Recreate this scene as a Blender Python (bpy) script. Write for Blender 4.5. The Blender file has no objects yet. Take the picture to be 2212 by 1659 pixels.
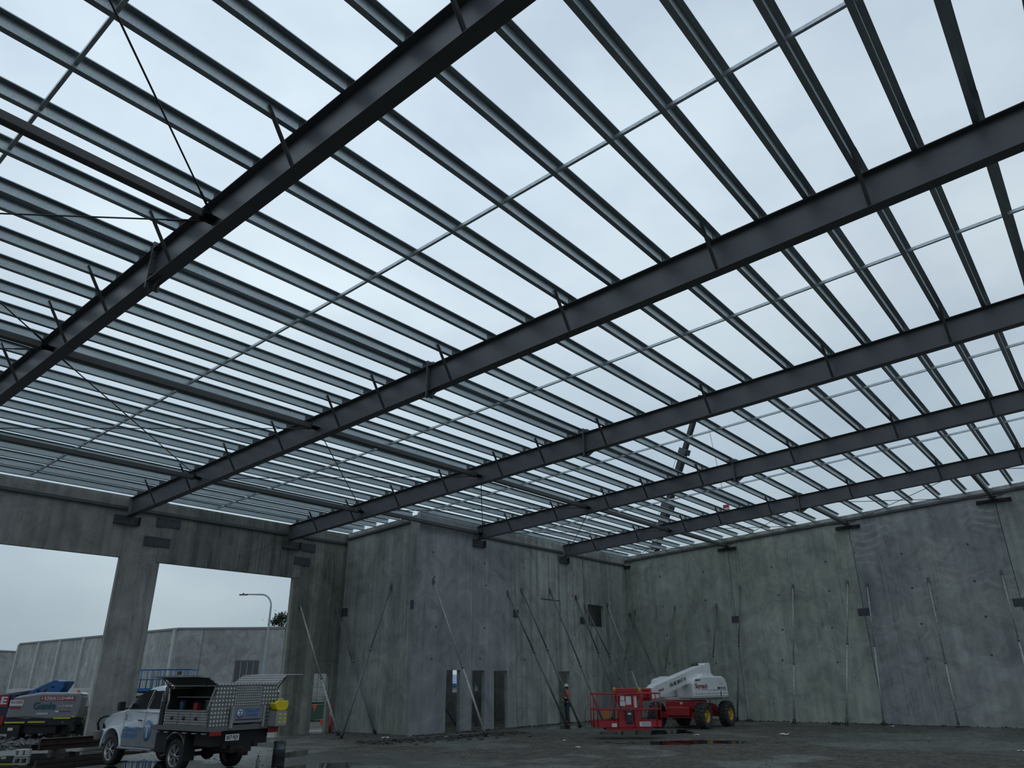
import bpy, bmesh, math, random
from mathutils import Vector, Matrix, noise

# ------------------------------------------------------------------ camera, sky, exposure
SC = bpy.context.scene
COL = SC.collection
PI = math.pi
CAMZ = 2.06
F_PX, YAW, PIT, ROL = 1549.45, 0.6835, 0.3908, -0.0086
cam_d = bpy.data.cameras.new('camera')
cam_d.sensor_width = 36.0
cam_d.lens = 36.0 * F_PX / 2212.0
cam_d.clip_start = 0.05
cam_d.clip_end = 1000
cam = bpy.data.objects.new('camera', cam_d)
COL.objects.link(cam)
fw = Vector((math.cos(YAW)*math.cos(PIT), math.sin(YAW)*math.cos(PIT), math.sin(PIT)))
rt0 = Vector((math.sin(YAW), -math.cos(YAW), 0))
up0 = rt0.cross(fw)
rt = rt0*math.cos(ROL) + up0*math.sin(ROL)
up = -rt0*math.sin(ROL) + up0*math.cos(ROL)
mw = Matrix((rt, up, -fw)).transposed().to_4x4()
mw.translation = Vector((0, 0, CAMZ))
cam.matrix_world = mw
SC.camera = cam

SC.view_settings.view_transform = 'Standard'
SC.view_settings.look = 'None'
SC.view_settings.exposure = 0.0
SC.view_settings.gamma = 1.0
SC.view_settings.use_curve_mapping = False

w = bpy.data.worlds.new('overcast_sky')
SC.world = w
w.use_nodes = True
nt = w.node_tree
for n in list(nt.nodes): nt.nodes.remove(n)
def wn(t, **k):
    n = nt.nodes.new(t)
    for a, b in k.items(): setattr(n, a, b)
    return n
tc = wn('ShaderNodeTexCoord')
sep = wn('ShaderNodeSeparateXYZ')
nt.links.new(tc.outputs['Generated'], sep.inputs[0])
rmp = wn('ShaderNodeValToRGB')
els = rmp.color_ramp.elements
els[0].position = 0.0; els[0].color = (0.36, 0.44, 0.48, 1)
els[1].position = 1.0; els[1].color = (0.62, 0.74, 0.84, 1)
for p, c in ((0.10, (0.44, 0.54, 0.60)), (0.28, (0.55, 0.68, 0.77)), (0.45, (0.68, 0.80, 0.885)), (0.62, (0.68, 0.81, 0.92))):
    e = els.new(p); e.color = (*c, 1)
nt.links.new(sep.outputs['Z'], rmp.inputs[0])
mp = wn('ShaderNodeMapping')
mp.inputs['Scale'].default_value = (1.0, 1.0, 1.9)
nt.links.new(tc.outputs['Generated'], mp.inputs[0])
nz = wn('ShaderNodeTexNoise')
nz.inputs['Scale'].default_value = 3.0
nz.inputs['Detail'].default_value = 5.0
nz.inputs['Roughness'].default_value = 0.5
nt.links.new(mp.outputs[0], nz.inputs['Vector'])
cr = wn('ShaderNodeValToRGB')
cr.color_ramp.elements[0].position = 0.36; cr.color_ramp.elements[0].color = (0.85, 0.86, 0.90, 1)
cr.color_ramp.elements[1].position = 0.66; cr.color_ramp.elements[1].color = (1.10, 1.09, 1.07, 1)
nt.links.new(nz.outputs['Fac'], cr.inputs[0])
mul = wn('ShaderNodeMixRGB', blend_type='MULTIPLY')
mul.inputs[0].default_value = 1.0
nt.links.new(rmp.outputs[0], mul.inputs[1])
nt.links.new(cr.outputs[0], mul.inputs[2])
dp = wn('ShaderNodeVectorMath', operation='DOT_PRODUCT')
nt.links.new(tc.outputs['Generated'], dp.inputs[0]); dp.inputs[1].default_value = (0.631, -0.776, 0.0)
az = wn('ShaderNodeMapRange'); az.inputs['From Min'].default_value = -0.10; az.inputs['From Max'].default_value = 0.62
az.inputs['To Min'].default_value = 1.0; az.inputs['To Max'].default_value = 0.80
nt.links.new(dp.outputs['Value'], az.inputs['Value'])
hs = wn('ShaderNodeMixRGB', blend_type='MULTIPLY'); hs.inputs[0].default_value = 1.0
nt.links.new(mul.outputs[0], hs.inputs[1]); nt.links.new(az.outputs[0], hs.inputs[2])
bg = wn('ShaderNodeBackground')
bg.inputs['Strength'].default_value = 1.0
nt.links.new(hs.outputs[0], bg.inputs[0])
wo = wn('ShaderNodeOutputWorld')
nt.links.new(bg.outputs[0], wo.inputs[0])

# ------------------------------------------------------------------ materials
MATS = {}
def newmat(name):
    m = bpy.data.materials.new(name)
    m.use_nodes = True
    return m, m.node_tree, m.node_tree.nodes['Principled BSDF']

def link(t, a, b): t.links.new(a, b)

def plain(name, col, rough=0.5, metal=0.0, var=0.0, scale=6.0, bump=0.0, spec=None):
    if name in MATS: return MATS[name]
    m, t, b = newmat(name)
    b.inputs['Base Color'].default_value = (*col, 1)
    b.inputs['Roughness'].default_value = rough
    b.inputs['Metallic'].default_value = metal
    if spec is not None: b.inputs['Specular IOR Level'].default_value = spec
    g = t.nodes.new('ShaderNodeTexCoord')
    n = t.nodes.new('ShaderNodeTexNoise')
    n.inputs['Scale'].default_value = scale
    n.inputs['Detail'].default_value = 6
    link(t, g.outputs['Object'], n.inputs['Vector'])
    if var > 0:
        r = t.nodes.new('ShaderNodeValToRGB')
        r.color_ramp.elements[0].position = 0.3
        r.color_ramp.elements[1].position = 0.7
        r.color_ramp.elements[0].color = tuple(c*(1-var) for c in col)+(1,)
        r.color_ramp.elements[1].color = tuple(min(1, c*(1+var)) for c in col)+(1,)
        link(t, n.outputs['Fac'], r.inputs[0]); link(t, r.outputs[0], b.inputs['Base Color'])
    mr = t.nodes.new('ShaderNodeMapRange')
    mr.inputs['To Min'].default_value = max(0.02, rough*0.85)
    mr.inputs['To Max'].default_value = min(1, rough*1.15)
    link(t, n.outputs['Fac'], mr.inputs['Value']); link(t, mr.outputs[0], b.inputs['Roughness'])
    if bump > 0:
        bp = t.nodes.new('ShaderNodeBump')
        bp.inputs['Strength'].default_value = bump
        bp.inputs['Distance'].default_value = 0.01
        link(t, n.outputs['Fac'], bp.inputs['Height']); link(t, bp.outputs[0], b.inputs['Normal'])
    MATS[name] = m
    return m

def mix(t, kind, fac, a, b2):
    n = t.nodes.new('ShaderNodeMixRGB'); n.blend_type = kind
    for i, v in ((0, fac), (1, a), (2, b2)):
        if hasattr(v, 'is_output') or hasattr(v, 'links'): link(t, v, n.inputs[i])
        elif i == 0: n.inputs[0].default_value = v
        else: n.inputs[i].default_value = (*v, 1)
    return n.outputs[0]

def noise_n(t, vec, scale, detail=5, rough=0.55, dist=0.0):
    n = t.nodes.new('ShaderNodeTexNoise')
    n.inputs['Scale'].default_value = scale
    n.inputs['Detail'].default_value = detail
    n.inputs['Roughness'].default_value = rough
    n.inputs['Distortion'].default_value = dist
    link(t, vec, n.inputs['Vector'])
    return n.outputs['Fac']

def ramp(t, v, p0, p1, c0=(0, 0, 0), c1=(1, 1, 1)):
    r = t.nodes.new('ShaderNodeValToRGB')
    r.color_ramp.elements[0].position = p0; r.color_ramp.elements[0].color = (*c0, 1)
    r.color_ramp.elements[1].position = p1; r.color_ramp.elements[1].color = (*c1, 1)
    link(t, v, r.inputs[0])
    return r.outputs[0]

def mapping(t, vec, scale=(1, 1, 1), loc=(0, 0, 0)):
    n = t.nodes.new('ShaderNodeMapping')
    n.inputs['Scale'].default_value = scale
    n.inputs['Location'].default_value = loc
    link(t, vec, n.inputs[0])
    return n.outputs[0]

def concrete(name, base, base2, seed=0, streak=0.5, drips=0.5, arcs=0, rough=0.75, patch=0.5):
    """precast concrete: mottled tint, vertical run-off streaks, thin dark drips, optional trowel arcs"""
    if name in MATS: return MATS[name]
    m, t, b = newmat(name)
    g = t.nodes.new('ShaderNodeNewGeometry').outputs['Position']
    g0 = mapping(t, g, loc=(seed*7.3, seed*3.1, seed*1.7))
    big = noise_n(t, mapping(t, g0, (0.33, 0.33, 0.22)), 1.0, 4, 0.55, 0.6)
    col = mix(t, 'MIX', ramp(t, big, 0.36, 0.64), base, base2)
    pat = noise_n(t, g0, 0.9, 8, 0.68, 1.2)
    col = mix(t, 'MULTIPLY', patch, col, ramp(t, pat, 0.34, 0.68, (0.40, 0.42, 0.43), (1.45, 1.43, 1.40)))
    st = noise_n(t, mapping(t, g0, (3.2, 3.2, 0.10)), 1.0, 6, 0.62, 0.15)
    col = mix(t, 'MULTIPLY', streak, col, ramp(t, st, 0.36, 0.66, (0.55, 0.57, 0.58), (1.30, 1.29, 1.26)))
    dr = noise_n(t, mapping(t, g0, (3.4, 3.4, 0.13)), 1.0, 4, 0.5, 0.25)
    msk = t.nodes.new('ShaderNodeMath'); msk.operation = 'SUBTRACT'; msk.inputs[1].default_value = 0.5; link(t, dr, msk.inputs[0])
    ab = t.nodes.new('ShaderNodeMath'); ab.operation = 'ABSOLUTE'; link(t, msk.outputs[0], ab.inputs[0])
    thin = ramp(t, ab.outputs[0], 0.002, 0.012, (1, 1, 1), (0, 0, 0))
    zone = ramp(t, noise_n(t, mapping(t, g0, (0.55, 0.55, 0.16)), 1.0, 3, 0.5, 0.3), 0.45, 0.53)
    dm = t.nodes.new('ShaderNodeMath'); dm.operation = 'MULTIPLY'; link(t, thin, dm.inputs[0]); link(t, zone, dm.inputs[1])
    dm2 = t.nodes.new('ShaderNodeMath'); dm2.operation = 'MULTIPLY'; dm2.inputs[1].default_value = drips; link(t, dm.outputs[0], dm2.inputs[0])
    col = mix(t, 'MIX', dm2.outputs[0], col, tuple(c*0.22 for c in base))
    if arcs:
        # stacked U-shaped trowel marks in vertical lanes
        sp = t.nodes.new('ShaderNodeSeparateXYZ')
        wob = mix(t, 'ADD', 0.55, g, noise_n_color(t, g0, 0.8))
        link(t, wob, sp.inputs[0])
        ln = t.nodes.new('ShaderNodeMath'); ln.operation = 'PINGPONG'; ln.inputs[1].default_value = 0.95
        link(t, sp.outputs['Y' if arcs == 1 else 'X'], ln.inputs[0])
        sub = t.nodes.new('ShaderNodeMath'); sub.operation = 'SUBTRACT'; sub.inputs[1].default_value = 0.0
        link(t, ln.outputs[0], sub.inputs[0])
        sq = t.nodes.new('ShaderNodeMath'); sq.operation = 'POWER'; sq.inputs[1].default_value = 2.0
        link(t, sub.outputs[0], sq.inputs[0])
        ms = t.nodes.new('ShaderNodeMath'); ms.operation = 'MULTIPLY'; ms.inputs[1].default_value = -0.38
        link(t, sq.outputs[0], ms.inputs[0])
        ad = t.nodes.new('ShaderNodeMath'); ad.operation = 'ADD'
        link(t, sp.outputs['Z'], ad.inputs[0]); link(t, ms.outputs[0], ad.inputs[1])
        sc = t.nodes.new('ShaderNodeMath'); sc.operation = 'MULTIPLY'; sc.inputs[1].default_value = 17.0
        link(t, ad.outputs[0], sc.inputs[0])
        sn = t.nodes.new('ShaderNodeMath'); sn.operation = 'SINE'; link(t, sc.outputs[0], sn.inputs[0])
        am = mix(t, 'MULTIPLY', 0.8, ramp(t, sn.outputs[0], -0.2, 1.0), ramp(t, noise_n(t, g0, 3.0, 5, 0.6), 0.35, 0.6))
        zn = ramp(t, noise_n(t, mapping(t, g0, (0.42, 0.42, 0.30)), 1.0, 3, 0.5, 0.4), 0.46, 0.58)
        hz = t.nodes.new('ShaderNodeMapRange'); hz.inputs['From Min'].default_value = 3.6; hz.inputs['From Max'].default_value = 5.4
        link(t, sp.outputs['Z'], hz.inputs['Value'])
        f1 = t.nodes.new('ShaderNodeMath'); f1.operation = 'MULTIPLY'; link(t, am, f1.inputs[0]); link(t, zn, f1.inputs[1])
        f2 = t.nodes.new('ShaderNodeMath'); f2.operation = 'MULTIPLY'; link(t, f1.outputs[0], f2.inputs[0]); link(t, hz.outputs[0], f2.inputs[1])
        f3 = t.nodes.new('ShaderNodeMath'); f3.operation = 'MULTIPLY'; f3.inputs[1].default_value = 0.55; link(t, f2.outputs[0], f3.inputs[0])
        col = mix(t, 'MIX', f3.outputs[0], col, (0.46, 0.47, 0.44))
    fine = noise_n(t, g, 26.0, 4, 0.6)
    col = mix(t, 'MULTIPLY', 0.35, col, ramp(t, fine, 0.3, 0.7, (0.75, 0.75, 0.75), (1.2, 1.2, 1.2)))
    link(t, col, b.inputs['Base Color'])
    mr = t.nodes.new('ShaderNodeMapRange'); mr.inputs['To Min'].default_value = rough-0.2; mr.inputs['To Max'].default_value = min(1, rough+0.15)
    link(t, pat, mr.inputs['Value']); link(t, mr.outputs[0], b.inputs['Roughness'])
    b.inputs['Specular IOR Level'].default_value = 0.3
    bp = t.nodes.new('ShaderNodeBump'); bp.inputs['Strength'].default_value = 0.12; bp.inputs['Distance'].default_value = 0.02
    link(t, fine, bp.inputs['Height']); link(t, bp.outputs[0], b.inputs['Normal'])
    MATS[name] = m
    return m

def noise_n_color(t, vec, scale):
    n = t.nodes.new('ShaderNodeTexNoise')
    n.inputs['Scale'].default_value = scale
    n.inputs['Detail'].default_value = 3
    link(t, vec, n.inputs['Vector'])
    return n.outputs['Color']

def galv(name, col=(0.43, 0.49, 0.52), rough=0.36, metal=0.75):
    if name in MATS: return MATS[name]
    m, t, b = newmat(name)
    g = t.nodes.new('ShaderNodeTexCoord').outputs['Object']
    sp = t.nodes.new('ShaderNodeTexVoronoi'); sp.inputs['Scale'].default_value = 45
    link(t, g, sp.inputs['Vector'])
    n = noise_n(t, mapping(t, g, (1, 6, 6)), 1.2, 5, 0.6)
    c = mix(t, 'MULTIPLY', 1.0, col, ramp(t, n, 0.3, 0.7, (0.82, 0.84, 0.85), (1.15, 1.14, 1.12)))
    c = mix(t, 'MULTIPLY', 0.25, c, sp.outputs['Color'])
    link(t, c, b.inputs['Base Color'])
    b.inputs['Metallic'].default_value = metal
    b.inputs['Roughness'].default_value = rough
    MATS[name] = m
    return m

def checker(name, scale=16.0):
    """aluminium tread plate: raised bright lozenges on duller sheet"""
    if name in MATS: return MATS[name]
    m, t, b = newmat(name)
    g = t.nodes.new('ShaderNodeTexCoord').outputs['Object']
    sp = t.nodes.new('ShaderNodeSeparateXYZ'); link(t, g, sp.inputs[0])
    def mth(op, a, v=None, c=None):
        n = t.nodes.new('ShaderNodeMath'); n.operation = op
        for i, x in enumerate((a, v, c)):
            if x is None: continue
            if isinstance(x, (int, float)): n.inputs[i].default_value = x
            else: link(t, x, n.inputs[i])
        return n.outputs[0]
    h = mth('ADD', sp.outputs['X'], sp.outputs['Y'])
    u = mth('ADD', h, sp.outputs['Z'])
    v = mth('SUBTRACT', h, sp.outputs['Z'])
    su = mth('SINE', mth('MULTIPLY', u, PI*scale))
    sv = mth('SINE', mth('MULTIPLY', v, PI*scale))
    a1 = mth('MULTIPLY', su, sv)
    msk = ramp(t, a1, 0.20, 0.55)
    c = mix(t, 'MIX', msk, (0.16, 0.165, 0.17), (0.62, 0.62, 0.60))
    dirt = noise_n(t, g, 3.0, 5, 0.6)
    c = mix(t, 'MULTIPLY', 0.6, c, ramp(t, dirt, 0.3, 0.7, (0.6, 0.6, 0.58), (1.1, 1.1, 1.1)))
    link(t, c, b.inputs['Base Color'])
    b.inputs['Metallic'].default_value = 0.3
    b.inputs['Roughness'].default_value = 0.42
    bp = t.nodes.new('ShaderNodeBump'); bp.inputs['Strength'].default_value = 0.6; bp.inputs['Distance'].default_value = 0.004
    link(t, msk, bp.inputs['Height']); link(t, bp.outputs[0], b.inputs['Normal'])
    MATS[name] = m
    return m

M_steel = plain('rafter_paint', (0.084, 0.090, 0.099), 0.42, 0.0, 0.10, 3.0)
M_steel2 = plain('strut_paint', (0.075, 0.076, 0.077), 0.5, 0.0, 0.15, 3.0)
M_plate = plain('plate_paint', (0.050, 0.054, 0.066), 0.55, 0.0, 0.2, 8.0)
M_galv = galv('purlin_zinc')
M_galv2 = galv('bridging_zinc', (0.58, 0.64, 0.67), 0.4, 0.6)
M_rod = plain('brace_rod_steel', (0.05, 0.052, 0.055), 0.5, 0.3)
M_prop = plain('prop_zinc', (0.34, 0.35, 0.34), 0.5, 0.35, 0.35, 14.0)
M_prop_dk = plain('prop_dark', (0.15, 0.16, 0.165), 0.55, 0.3, 0.3, 14.0)
M_prop_blue = plain('prop_blue_sleeve', (0.05, 0.08, 0.16), 0.5, 0.1, 0.3, 14.0)
M_black = plain('black_rubber', (0.014, 0.014, 0.015), 0.75, 0, 0.3, 20, 0.2)
M_dark = plain('dark_underbody', (0.010, 0.010, 0.011), 0.7, 0, 0.3, 10)
M_blackpl = plain('black_plastic', (0.012, 0.013, 0.015), 0.35)
M_white = plain('white_car_paint', (0.62, 0.66, 0.70), 0.22, 0, 0.04, 2)
M_silver = plain('silver_car_paint', (0.22, 0.24, 0.25), 0.28, 0.3, 0.06, 2)
M_glass = plain('tinted_glass', (0.012, 0.014, 0.018), 0.05, 0, 0, 2, spec=0.8)
M_alloy = plain('wheel_alloy', (0.36, 0.36, 0.37), 0.3, 0.6, 0.1, 10)
M_red = plain('lift_red', (0.30, 0.012, 0.018), 0.38, 0, 0.15, 5)
M_liftwhite = plain('lift_white', (0.66, 0.68, 0.69), 0.35, 0, 0.06, 3)
M_yellow = plain('rim_yellow', (0.42, 0.27, 0.03), 0.45, 0, 0.2, 12)
M_tyre = plain('tyre_muddy', (0.035, 0.036, 0.033), 0.85, 0, 0.45, 9, 0.3)
M_blue = plain('lift_blue', (0.006, 0.085, 0.24), 0.4, 0, 0.12, 5)
M_navy = plain('lift_navy', (0.008, 0.014, 0.05), 0.4, 0, 0.12, 5)
M_grey = plain('lift_grey', (0.17, 0.175, 0.19), 0.4, 0, 0.06, 5)
M_lgrey = plain('lift_light_grey', (0.42, 0.44, 0.47), 0.35, 0, 0.06, 5)
M_signred = plain('sign_red', (0.26, 0.010, 0.025), 0.5)
M_signwhite = plain('sign_white', (0.55, 0.56, 0.57), 0.5)
M_ink = plain('sign_ink', (0.02, 0.02, 0.025), 0.5)
M_inkblue = plain('sign_blue', (0.02, 0.14, 0.36), 0.45)
M_inkteal = plain('sign_teal', (0.01, 0.07, 0.09), 0.45)
M_reflect = plain('reflective_yellow', (0.45, 0.46, 0.02), 0.4)
M_jerry = plain('jerry_yellow', (0.62, 0.50, 0.01), 0.4, 0, 0.05, 6)
M_alum = plain('aluminium_sheet', (0.30, 0.31, 0.31), 0.4, 0.4, 0.1, 5)
M_tread = checker('tread_plate', 11.0)
M_tread2 = checker('tread_plate_fine', 17.0)
M_rust = plain('rusty_steel', (0.035, 0.020, 0.016), 0.7, 0.2, 0.5, 5)
M_amber = plain('amber_lens', (0.55, 0.12, 0.01), 0.25)
M_taillight = plain('tail_lens', (0.25, 0.01, 0.008), 0.25)
M_hivis = plain('hi_vis_orange', (0.75, 0.07, 0.02), 0.7)
M_navycloth = plain('navy_cloth', (0.012, 0.015, 0.022), 0.85)
M_jeans = plain('denim', (0.035, 0.055, 0.075), 0.85, 0, 0.25, 30)
M_skin = plain('skin', (0.34, 0.19, 0.13), 0.6)
M_hat = plain('hard_hat', (0.62, 0.62, 0.60), 0.35)
M_boot = plain('boot_leather', (0.03, 0.022, 0.018), 0.7)
M_chain = plain('chain_hoist_red', (0.07, 0.018, 0.015), 0.6, 0, 0.3, 15)
M_pole = plain('lamp_pole', (0.30, 0.33, 0.36), 0.45, 0.3)
M_leaf = plain('gum_leaves', (0.030, 0.050, 0.028), 0.8, 0, 0.4, 3)
M_bark = plain('bark', (0.07, 0.05, 0.04), 0.9, 0, 0.3, 6)
M_grass = plain('long_grass', (0.075, 0.11, 0.035), 0.9, 0, 0.4, 3)
M_flag = plain('bunting_orange', (0.80, 0.10, 0.05), 0.7)
M_bolred = plain('bollard_red', (0.40, 0.01, 0.025), 0.5)
M_green = plain('bin_green', (0.035, 0.085, 0.05), 0.6)
M_kerb = plain('pale_concrete', (0.40, 0.41, 0.40), 0.85, 0, 0.12, 4)
M_stone = plain('crushed_rock', (0.085, 0.090, 0.088), 0.8, 0, 0.45, 2)
M_litter = plain('litter_white', (0.55, 0.56, 0.56), 0.7)
M_crane = plain('crane_boom_grey', (0.018, 0.021, 0.024), 0.5, 0, 0.15, 1)
M_orangebox = plain('orange_box', (0.45, 0.16, 0.03), 0.6)

C_A = concrete('concrete_left', (0.171, 0.178, 0.168), (0.233, 0.239, 0.233), 1, 0.6, 0.9)
C_Acol = concrete('concrete_column', (0.222, 0.224, 0.206), (0.311, 0.307, 0.299), 2, 0.45, 0.35)
C_Ahead = concrete('concrete_header', (0.155, 0.165, 0.145), (0.194, 0.200, 0.190), 3, 0.9, 0.9)
C_Aright = concrete('concrete_olive', (0.178, 0.190, 0.157), (0.251, 0.258, 0.234), 4, 0.8, 0.6)
C_C = concrete('concrete_return', (0.224, 0.239, 0.209), (0.310, 0.325, 0.319), 5, 0.5, 0.3)
C_blue = concrete('concrete_blue', (0.262, 0.276, 0.298), (0.345, 0.358, 0.368), 6, 0.3, 0.35)
C_grey = concrete('concrete_mid', (0.315, 0.332, 0.319), (0.415, 0.432, 0.408), 7, 0.6, 0.3)
C_grey2 = concrete('concrete_corner', (0.285, 0.300, 0.281), (0.365, 0.381, 0.359), 8, 0.7, 0.4)
C_B1 = concrete('concrete_green', (0.262, 0.292, 0.25), (0.345, 0.368, 0.335), 9, 0.4, 0.3)
C_B2 = concrete('concrete_moss', (0.305, 0.335, 0.288), (0.37, 0.395, 0.35), 10, 0.3, 0.45)
C_B3 = concrete('concrete_swirled', (0.275, 0.29, 0.302), (0.34, 0.352, 0.342), 11, 0.3, 0.45, arcs=1)
C_B4 = concrete('concrete_end', (0.29, 0.31, 0.295), (0.36, 0.375, 0.365), 12, 0.4, 0.6)
C_far = concrete('concrete_warehouse', (0.263, 0.271, 0.259), (0.348, 0.361, 0.357), 13, 0.5, 0.1)
C_far2 = concrete('concrete_warehouse_front', (0.237, 0.246, 0.242), (0.306, 0.314, 0.314), 14, 0.2, 0.1)
C_room = concrete('concrete_room', (0.21, 0.218, 0.2), (0.28, 0.288, 0.27), 15, 0.3, 0.2)

# ------------------------------------------------------------------ mesh helpers
class MB:
    def __init__(s): s.v = []; s.f = []; s.m = []; s.sm = []
    def add(s, vs, fs, mi=0, smooth=False):
        o = len(s.v)
        s.v.extend([Vector(v) for v in vs])
        for f in fs:
            s.f.append([i+o for i in f]); s.m.append(mi); s.sm.append(smooth)
        return s
    def box(s, lo, hi, mi=0, R=None, c=None):
        x0, y0, z0 = lo; x1, y1, z1 = hi
        vs = [Vector(p) for p in ((x0,y0,z0),(x1,y0,z0),(x1,y1,z0),(x0,y1,z0),(x0,y0,z1),(x1,y0,z1),(x1,y1,z1),(x0,y1,z1))]
        if R is not None:
            cc = Vector(c) if c is not None else (Vector(lo)+Vector(hi))/2
            vs = [R @ (v-cc) + cc for v in vs]
        return s.add(vs, [(0,3,2,1),(4,5,6,7),(0,1,5,4),(1,2,6,5),(2,3,7,6),(3,0,4,7)], mi)
    def cbox(s, c, d, mi=0, R=None):
        c = Vector(c); d = Vector(d)/2
        return s.box(c-d, c+d, mi, R)
    def frame(s, p0, p1, upv=(0, 0, 1)):
        p0 = Vector(p0); p1 = Vector(p1); d = (p1-p0).normalized()
        u = Vector(upv); side = d.cross(u)
        if side.length < 1e-5: side = d.cross(Vector((1, 0, 0)))
        side.normalize(); u = side.cross(d).normalized()
        return p0, p1, d, side, u
    def extr(s, poly, p0, p1, upv=(0, 0, 1), mi=0):
        """poly in (side, up) swept from p0 to p1"""
        p0, p1, d, side, u = s.frame(p0, p1, upv)
        n = len(poly)
        vs = [p0+side*a+u*b for a, b in poly]+[p1+side*a+u*b for a, b in poly]
        fs = [tuple(range(n))[::-1], tuple(range(n, 2*n))]+[(i, (i+1) % n, n+(i+1) % n, n+i) for i in range(n)]
        return s.add(vs, fs, mi)
    def bar(s, p0, p1, w, h, upv=(0, 0, 1), mi=0):
        return s.extr([(-w/2,-h/2),(w/2,-h/2),(w/2,h/2),(-w/2,h/2)], p0, p1, upv, mi)
    def tube(s, p0, p1, r, n=10, r2=None, mi=0, cap=True):
        p0, p1, d, side, u = s.frame(p0, p1)
        r2 = r if r2 is None else r2
        vs = []
        for p, rr in ((p0, r), (p1, r2)):
            for i in range(n):
                a = 2*PI*i/n
                vs.append(p+side*math.cos(a)*rr+u*math.sin(a)*rr)
        s.add(vs, [(i, (i+1) % n, n+(i+1) % n, n+i) for i in range(n)], mi, True)
        if cap: s.add(vs, [tuple(range(n))[::-1], tuple(range(n, 2*n))], mi)
        return s
    def path(s, pts, r, n=8, mi=0):
        pts = [Vector(p) for p in pts]
        rings = []
        prev = None
        for i, p in enumerate(pts):
            d = (pts[min(i+1, len(pts)-1)]-pts[max(i-1, 0)]).normalized()
            if prev is None:
                a = d.cross(Vector((0, 0, 1)))
                if a.length < 1e-4: a = d.cross(Vector((1, 0, 0)))
            else: a = prev-d*prev.dot(d)
            a.normalize(); prev = a; b = d.cross(a)
            rr = r[i] if isinstance(r, (list, tuple)) else r
            rings.append([p+a*math.cos(2*PI*k/n)*rr+b*math.sin(2*PI*k/n)*rr for k in range(n)])
        vs = [v for rg in rings for v in rg]
        fs = []
        for i in range(len(pts)-1):
            for k in range(n):
                fs.append((i*n+k, i*n+(k+1) % n, (i+1)*n+(k+1) % n, (i+1)*n+k))
        s.add(vs, fs, mi, True)
        m_ = len(pts)-1
        s.add(rings[0], [tuple(range(n))[::-1]], mi); s.add(rings[m_], [tuple(range(n))], mi)
        return s
    def lathe(s, prof, c=(0, 0, 0), axis='Z', n=24, mi=0, smooth=True, closed=False, cap=True):
        """prof: (r, h) along the axis"""
        c = Vector(c); vs = []
        for r, h in prof:
            for i in range(n):
                a = 2*PI*i/n; x, y = r*math.cos(a), r*math.sin(a)
                if axis == 'Z': vs.append(c+Vector((x, y, h)))
                elif axis == 'X': vs.append(c+Vector((h, x, y)))
                else: vs.append(c+Vector((y, h, x)))
        fs = []
        m_ = len(prof)
        for j in range(m_-1 if not closed else m_):
            j2 = (j+1) % m_
            for i in range(n):
                fs.append((j*n+i, j*n+(i+1) % n, j2*n+(i+1) % n, j2*n+i))
        if not closed and cap:
            fs.append(tuple(range(n))[::-1]); fs.append(tuple(range((m_-1)*n, m_*n)))
        return s.add(vs, fs, mi, smooth)
    def prism(s, poly, axis, a0, a1, mi=0, f=None):
        """poly 2D extruded along axis; X: (y,z)  Y: (x,z)  Z: (x,y)"""
        n = len(poly)
        def mk(p, a):
            if axis == 'X': v = Vector((a, p[0], p[1]))
            elif axis == 'Y': v = Vector((p[0], a, p[1]))
            else: v = Vector((p[0], p[1], a))
            return f(v) if f else v
        vs = [mk(p, a0) for p in poly]+[mk(p, a1) for p in poly]
        fs = [tuple(range(n))[::-1], tuple(range(n, 2*n))]+[(i, (i+1) % n, n+(i+1) % n, n+i) for i in range(n)]
        return s.add(vs, fs, mi)
    def build(s, name, mats, parent=None, bevel=0.0, world=False, solid=0.0):
        me = bpy.data.meshes.new(name)
        off = Vector((0, 0, 0))
        if world and parent is not None: off = parent.location.copy()
        me.from_pydata([tuple(v-off) for v in s.v], [], s.f)
        if not isinstance(mats, (list, tuple)): mats = [mats]
        for m in mats: me.materials.append(m)
        me.polygons.foreach_set('material_index', s.m)
        me.polygons.foreach_set('use_smooth', s.sm)
        bm = bmesh.new(); bm.from_mesh(me)
        bmesh.ops.remove_doubles(bm, verts=bm.verts, dist=1e-5)
        bmesh.ops.recalc_face_normals(bm, faces=bm.faces)
        bm.to_mesh(me); bm.free()
        o = bpy.data.objects.new(name, me)
        COL.objects.link(o)
        if parent is not None: o.parent = parent
        if bevel > 0:
            b = o.modifiers.new('bevel', 'BEVEL'); b.width = bevel; b.segments = 2; b.limit_method = 'ANGLE'; b.angle_limit = math.radians(40)
        return o

def tag(o, label=None, cat=None, group=None, kind=None):
    if label: o['label'] = label
    if cat: o['category'] = cat
    if group: o['group'] = group
    if kind: o['kind'] = kind
    return o

def thing(name, loc, label, cat, group=None, rotz=0.0):
    o = bpy.data.objects.new(name, None)
    o.empty_display_size = 0.2
    COL.objects.link(o)
    o.location = loc
    o.rotation_euler = (0, 0, rotz)
    return tag(o, label, cat, group)

def struct(name, mb, mats, bevel=0.0):
    o = mb.build(name, mats, None, bevel)
    o['kind'] = 'structure'
    return o

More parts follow.
